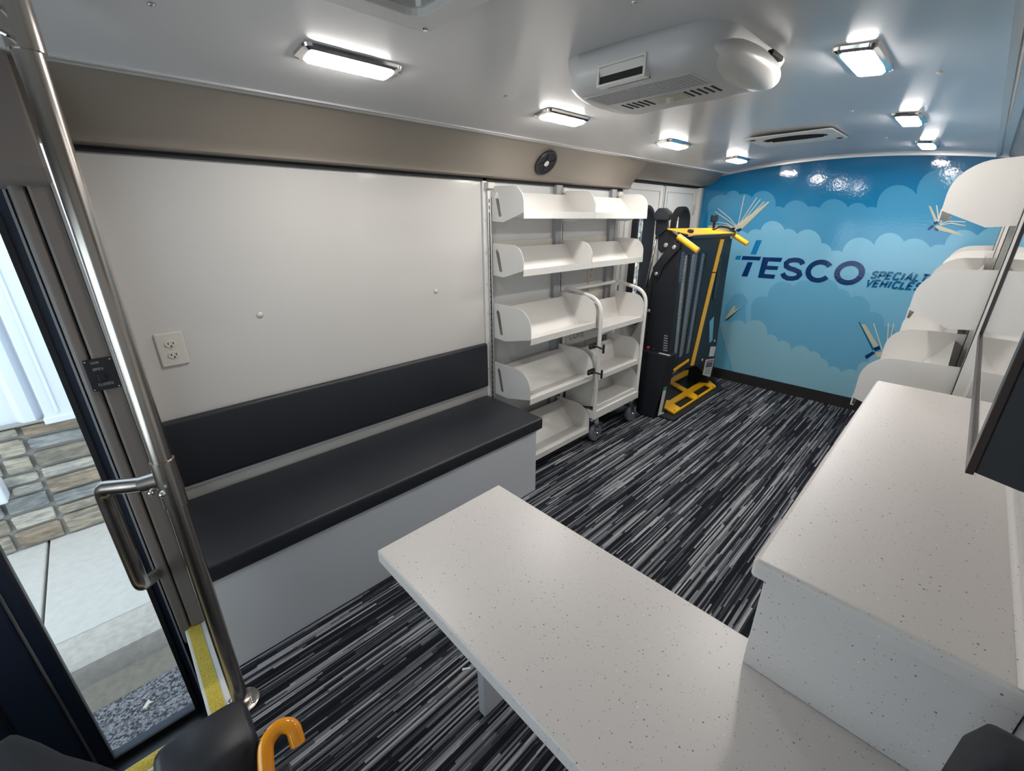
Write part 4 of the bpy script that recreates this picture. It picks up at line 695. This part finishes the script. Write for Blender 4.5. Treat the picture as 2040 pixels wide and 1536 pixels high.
for p in ((3.06, 1.335), (3.80, 1.34), (3.47, 1.332)): obj('bolt', lathe(B(), [(0.007, 0), (0.005, 0.003)], (p[0], p[1], F+0.034), 'z', 10), 'black', lf)
for p in ((2.99, 1.40), (4.05, 1.50)): obj('floor_bolt', lathe(B(), [(0.016, 0), (0.013, 0.008)], (p[0], p[1], F+0.013), 'z', 10), 'chrome', lf)
# ================================================================ DESK AND COUNTER
dk = thing('desk', 'low speckled white quartz desk reaching into the aisle in the foreground', 'desk', (0.49, 0.3, F))
obj('desktop', box(B(), 0.307, 0.677, YR+0.002, 0.763, -0.722, -0.690), 'quartz', dk, bevel=0.004, seg=3)
obj('leg', box(B(), 0.535, 0.63, 0.688, 0.716, F+0.001, -0.722), 'skirt', dk, bevel=0.002)
obj('leg', box(B(), 0.535, 0.63, 0.10, 0.128, F+0.001, -0.722), 'skirt', dk, bevel=0.002)
obj('apron', box(B(), 0.56, 0.58, 0.128, 0.688, -0.80, -0.722), 'skirt', dk)
cn = thing('service_counter', 'high speckled white quartz counter on a cabinet along the right wall', 'counter', (1.15, 0.0, F))
obj('countertop', box(B(), 0.600, 1.688, YR+0.002, 0.1125, -0.500, -0.468), 'quartz', cn, bevel=0.007, seg=4)
obj('front_upstand', box(B(), 0.622, 0.636, YR+0.002, 0.096, -0.6895, -0.500), 'quartz', cn, bevel=0.001)
obj('cabinet', box(B(), 0.680, 1.66, YR+0.002, 0.090, F+0.001, -0.500), 'white', cn, bevel=0.002)
obj('cabinet_door', box(B(), 0.70, 1.16, 0.090, 0.098, F+0.08, -0.52), 'white', cn, bevel=0.003)
obj('cabinet_door', box(B(), 1.17, 1.64, 0.090, 0.098, F+0.08, -0.52), 'white', cn, bevel=0.003)
obj('coved_upstand', prism(B(), [(YR+0.002, -0.4675), (YR+0.020, -0.4675), (YR+0.012, -0.4655), (YR+0.007, -0.461), (YR+0.004, -0.454), (YR+0.002, -0.445)], 'x', 0.602, 1.686), 'quartz', cn, smooth=True, autos=0.8)
tag(obj('paper_scrap', prism(B(), [(0.575, 0.855), (0.60, 0.84), (0.602, 0.845), (0.58, 0.86)], 'z', F, F+0.003), 'label'), 'tiny white paper scrap lying on the carpet beside the desk leg', 'paper scrap')
# monitor on the right wall
tv = thing('wall_monitor', 'black wall mounted monitor with glossy screen above the counter on the right wall', 'monitor', (1.2, -0.1, -0.3))
ZB = -0.300
obj('housing', prism(B(), [(-0.068, ZB), (-0.068, 0.27), (-0.150, 0.27), (YR+0.002, 0.22), (YR+0.002, ZB-0.012), (-0.11, ZB-0.008)], 'x', 0.742, 1.700), 'blackv', tv, bevel=0.003)
obj('bezel', plate(B(), [(0.738, ZB-0.002), (1.698, ZB-0.002), (1.698, 0.275), (0.738, 0.275)], [[(0.765, ZB+0.012), (1.688, ZB+0.012), (1.688, 0.262), (0.765, 0.262)]], 'y', -0.0695, -0.0615), 'bezel', tv, bevel=0.001)
obj('screen', box(B(), 0.76, 1.69, -0.069, -0.0655, ZB+0.01, 0.265), 'screen', tv)
# ================================================================ CEILING FITTINGS
def lamp(i, x, y, lab):
    z = czl(y); t = thing('ceiling_light', lab, 'ceiling light', (x, y, z), 'oblong ceiling lights')
    sl = -0.19*(y-0.9)
    def tilt(bm):
        for v in bm.verts: v.co.z += sl*(v.co.y-y)
        return bm
    bm = B(); loft(bm, [[(p[0], p[1], z) for p in rrect(x-0.140, x+0.140, y-0.050, y+0.050, 0.022, 5)], [(p[0], p[1], z-0.007) for p in rrect(x-0.138, x+0.138, y-0.048, y+0.048, 0.021, 5)], [(p[0], p[1], z-0.012) for p in rrect(x-0.128, x+0.128, y-0.040, y+0.040, 0.016, 5)]])
    obj('frame', tilt(bm), 'chrome', t, smooth=True, autos=0.35)
    bm = B(); loft(bm, [[(p[0], p[1], z-0.0115) for p in rrect(x-0.120, x+0.120, y-0.034, y+0.034, 0.014, 5)], [(p[0], p[1], z-0.018) for p in rrect(x-0.114, x+0.114, y-0.029, y+0.029, 0.012, 5)]])
    obj('lens', tilt(bm), 'lens', t)
    obj('screw_tab', tilt(box(B(), x+0.132, x+0.150, y-0.008, y+0.008, z-0.004, z-0.001)), 'alu', t, bevel=0.001)
lamps = [(0.66, 1.325, 'lit ceiling light nearest the entry door, over the bench'), (1.60, 1.353, 'lit ceiling light above the bench, level with the air conditioner'), (2.59, 1.357, 'lit ceiling light above the book cart, left row'), (3.56, 1.365, 'lit ceiling light over the wheelchair lift, left row'),
         (1.63, 0.338, 'lit ceiling light on the right row nearest the camera'), (2.665, 0.341, 'lit ceiling light on the right row, middle one'), (3.63, 0.351, 'lit ceiling light on the right row closest to the mural')]
for i, a in enumerate(lamps): lamp(i, *a)
ac = thing('ceiling_air_conditioner', 'off-white ceiling air conditioner unit with louvres and grille', 'air conditioner', (1.37, 0.77, 0.33))
def rr3(x0, x1, y0, y1, r, z): return [(p[0], p[1], z) for p in rrect(x0, x1, y0, y1, r, 7)]
bm = B(); loft(bm, [rr3(1.13, 1.62, 0.50, 0.99, 0.09, 0.432), rr3(1.115, 1.60, 0.505, 0.975, 0.09, 0.405), rr3(1.108, 1.585, 0.515, 0.955, 0.085, 0.383), rr3(1.114, 1.56, 0.525, 0.95, 0.075, 0.355), rr3(1.135, 1.50, 0.55, 0.935, 0.06, 0.341), rr3(1.165, 1.47, 0.57, 0.925, 0.05, 0.335)])
obj('body', bm, 'acgrey', ac, smooth=True, autos=1.1)
for s in (-1, 1):
    yc = 0.738+s*0.195; bm = B(); rg = []
    for i in range(1, 12):
        t = PI*i/12; k = math.sin(t)**0.7; zc_ = 0.372+0.036*math.cos(t)*-1
        rg.append([(1.36+0.215*k*math.cos(a), yc+s*0.062*k*math.sin(a), zc_) for a in [2*PI*q/32 for q in range(32)]])
    e_ = obj('end_cover', loft(bm, rg), 'ac', ac, smooth=True, autos=1.2)
    obj('air_flap', box(B(), 1.37, 1.45, yc+s*0.055-0.008, yc+s*0.055+0.006, 0.388, 0.400), 'dark', e_, bevel=0.003)
vt = obj('air_outlet', box(B(), 1.112, 1.15, 0.685, 0.815, 0.338, 0.378), 'dark', ac)
obj('louvre', prism(B(), [(1.104, 0.374), (1.108, 0.376), (1.118, 0.357), (1.113, 0.355)], 'y', 0.685, 0.815), 'ac', vt)
obj('outlet_rim', plate(B(), [(0.678, 0.333), (0.822, 0.333), (0.822, 0.383), (0.678, 0.383)], [[(0.685, 0.339), (0.815, 0.339), (0.815, 0.377), (0.685, 0.377)]], 'x', 1.106, 1.13), 'ac', ac, bevel=0.001)
bm = B(); box(bm, 1.172, 1.29, 0.59, 0.915, 0.3335, 0.336, 0)
for i in range(9):
    for j in range(27): box(bm, 1.178+i*0.0125, 1.185+i*0.0125, 0.596+j*0.0116, 0.603+j*0.0116, 0.3325, 0.3345, 1)
obj('return_grille', bm, ['acgrey', 'grey'], ac)
for y0 in (0.60, 0.80):
    bm = B()
    for j in range(5): box(bm, 1.32, 1.385, y0+j*0.019, y0+0.006+j*0.019, 0.3335, 0.336)
    obj('vent_slots', bm, 'dark', ac)
cp = obj('control_panel', box(B(), 1.315, 1.39, 0.69, 0.79, 0.3335, 0.336), 'acpanel', ac, label='pale greenish control panel')
obj('dial', lathe(B(), [(0.012, 0), (0.010, -0.010), (0.005, -0.012)], (1.352, 0.738, 0.3335), 'z', 14), 'ac', cp, smooth=True, autos=0.6)
vn = thing('ceiling_vent', 'recessed white ceiling vent with a dark oval opening before the mural', 'vent', (2.96, 0.85, 0.42))
bm = B(); P4 = rrect(2.77, 3.15, 0.64, 1.05, 0.02, 4); Q4 = circ(2.94, 0.845, 0.10, 28, 0.155)
plate(bm, P4, [Q4], 'z', 0.412, 0.4175); obj('frame', bm, 'ac', vn, bevel=0.003)
obj('opening', prism(B(), circ(2.94, 0.845, 0.10, 28, 0.155), 'z', 0.418, 0.4195), 'dark', vn)
bm = B()
for i in range(5): box(bm, 2.86+i*0.035, 2.866+i*0.035, 0.70, 0.99, 0.413, 0.4175)
obj('slat', bm, 'dark', vn)
for y in (0.67, 1.02): obj('latch', prism(B(), circ(3.10 if y < 0.8 else 2.84, y, 0.014, 12), 'z', 0.409, 0.4125), 'dark', vn)
hc = thing('roof_hatch', 'light grey framed roof hatch in the ceiling at the top edge', 'roof hatch', (0.42, 0.72, 0.42))
obj('frame', plate(B(), rrect(0.13, 0.692, 0.44, 1.0, 0.015, 3), [rrect(0.185, 0.637, 0.495, 0.945, 0.03, 4)], 'z', 0.400, 0.428), 'ac', hc, bevel=0.004)
obj('inner_liner', plate(B(), rrect(0.182, 0.640, 0.492, 0.948, 0.03, 4), [rrect(0.192, 0.630, 0.502, 0.938, 0.028, 4)], 'z', 0.414, 0.4295), 'alu', hc)
obj('hatch_lid', box(B(), 0.19, 0.63, 0.50, 0.94, 0.425, 0.4285), 'ceiling', hc)
obj('screw', lathe(B(), [(0.006, 0), (0.005, -0.004)], (0.672, 0.975, 0.400), 'z', 10), 'chrome', hc)
sp = thing('round_speaker', 'black round speaker with pale centre in the taupe cove above the shelves', 'speaker', (1.96, 1.75, 0.29))
bm = B(); sy, sx_ = 0, 0
R_ = Matrix.Rotation(math.radians(40), 4, 'X')      # the cove face leans
def spk(bm):
    for v in bm.verts:
        p = R_ @ Vector((v.co.x*1.2, v.co.y, v.co.z*1.2)); v.co = Vector((1.935, 1.747, 0.296))+p
    return bm
obj('rim', spk(lathe(B(), [(0.058, 0.004), (0.060, -0.004), (0.056, -0.010), (0.048, -0.008), (0.046, 0.0)], (0, 0, 0), 'y', 36)), 'black', sp, smooth=True, autos=0.6)
obj('cone', spk(lathe(B(), [(0.047, -0.006), (0.030, -0.002), (0.018, -0.003), (0.017, -0.008)], (0, 0, 0), 'y', 30)), 'charcoal', sp, smooth=True, autos=0.5)
obj('badge', spk(lathe(B(), [(0.013, -0.008), (0.012, -0.011), (0.006, -0.012)], (0, 0, 0), 'y', 20)), 'label', sp, smooth=True, autos=0.6, label='pale round centre badge')
bm = B()
for a in (0.3, 1.8, 3.4, 4.9): ribbon(bm, [(0.016*math.cos(a), 0.016*math.sin(a)), (0.046*math.cos(a), 0.046*math.sin(a))], 0.008, 'y', -0.0095, -0.006)
obj('grille_spoke', spk(bm), 'black', sp)
# ================================================================ SEATS AT THE CORNERS
def blob(rings, n=24):
    """loft of superellipse rings: (centre, half x, half y)"""
    out = []
    for (cx, cy, cz), a, b in rings:
        r = []
        for k in range(n):
            t = 2*PI*k/n; c, s = math.cos(t), math.sin(t)
            r.append((cx+a*math.copysign(abs(c)**0.42, c), cy+b*math.copysign(abs(s)**0.42, s), cz))
        out.append(r)
    return out
s1 = thing('folded_seat', 'small black vinyl padded seat back beside the orange hooked handle', 'seat', (-0.06, 0.66, F))
obj('seat_back', loft(B(), blob([((-0.063, 0.70, F+0.002), 0.03, 0.03), ((-0.063, 0.70, -1.2), 0.03, 0.03), ((-0.062, 0.66, -1.15), 0.058, 0.05), ((-0.062, 0.67, -0.86), 0.068, 0.055), ((-0.060, 0.67, -0.806), 0.067, 0.054), ((-0.058, 0.67, -0.797), 0.058, 0.046)])), 'blackv', s1, smooth=True, autos=0.9)
obj('zip_seam', tube(B(), [(0.004, 0.60, -0.90), (0.004, 0.62, -0.83), (0.003, 0.64, -0.81)], 0.0035, 6), 'rubber', s1)
og = thing('hooked_handle', 'glossy orange tube bent into a hook above the floor at the bottom edge', 'handle', (0.005, 0.545, F))
obj('hook', tube(B(), [(-0.004, 0.50, F+0.002), (-0.004, 0.50, -0.90), (-0.001, 0.552, -0.80), (0.012, 0.586, -0.775), (0.035, 0.594, -0.770), (0.052, 0.580, -0.772), (0.050, 0.562, -0.795)], 0.0115, 16, rad=0.03), 'orange', og, smooth=True, autos=0.9)
obj('clamp_block', box(B(), 0.012, 0.032, 0.525, 0.550, -0.86, -0.80), 'black', og, bevel=0.003)
s2 = thing('front_seat', 'black upholstered front seat top at the lower left corner', 'seat', (-0.38, 0.65, F))
obj('seat_back', loft(B(), [[(x, y-dy+dy*math.cos(t), zt-0.28+0.35*math.copysign(abs(math.sin(t))**0.4, math.sin(t))) for t in [2*PI*k/28 for k in range(28)]] for x, y, dy, zt in ((-0.50, 0.98, 0.10, -1.02), (-0.42, 1.02, 0.13, -0.93), (-0.36, 1.035, 0.14, -0.905), (-0.314, 1.034, 0.14, -0.895), (-0.285, 0.99, 0.13, -0.90), (-0.254, 0.935, 0.12, -0.905), (-0.208, 0.865, 0.11, -0.90), (-0.167, 0.80, 0.10, -0.905), (-0.14, 0.74, 0.08, -0.93), (-0.13, 0.70, 0.05, -0.98))]), 'fabric', s2, smooth=True, autos=1.0)
obj('seat_post', tube(B(), [(-0.32, 0.85, F-0.0), (-0.32, 0.85, -1.4)], 0.05, 12), 'black', s2)
s3 = thing('pouch', 'black fabric pouch on the desk against the wall at the lower right corner', 'pouch', (0.50, -0.12, -0.6895))
obj('body', loft(B(), blob([((0.50, -0.142, -0.6895), 0.038, 0.024), ((0.50, -0.142, -0.60), 0.042, 0.026), ((0.50, -0.142, -0.50), 0.040, 0.025), ((0.50, -0.144, -0.465), 0.030, 0.02), ((0.50, -0.145, -0.455), 0.015, 0.01)])), 'fabric', s3, smooth=True, autos=1.0)
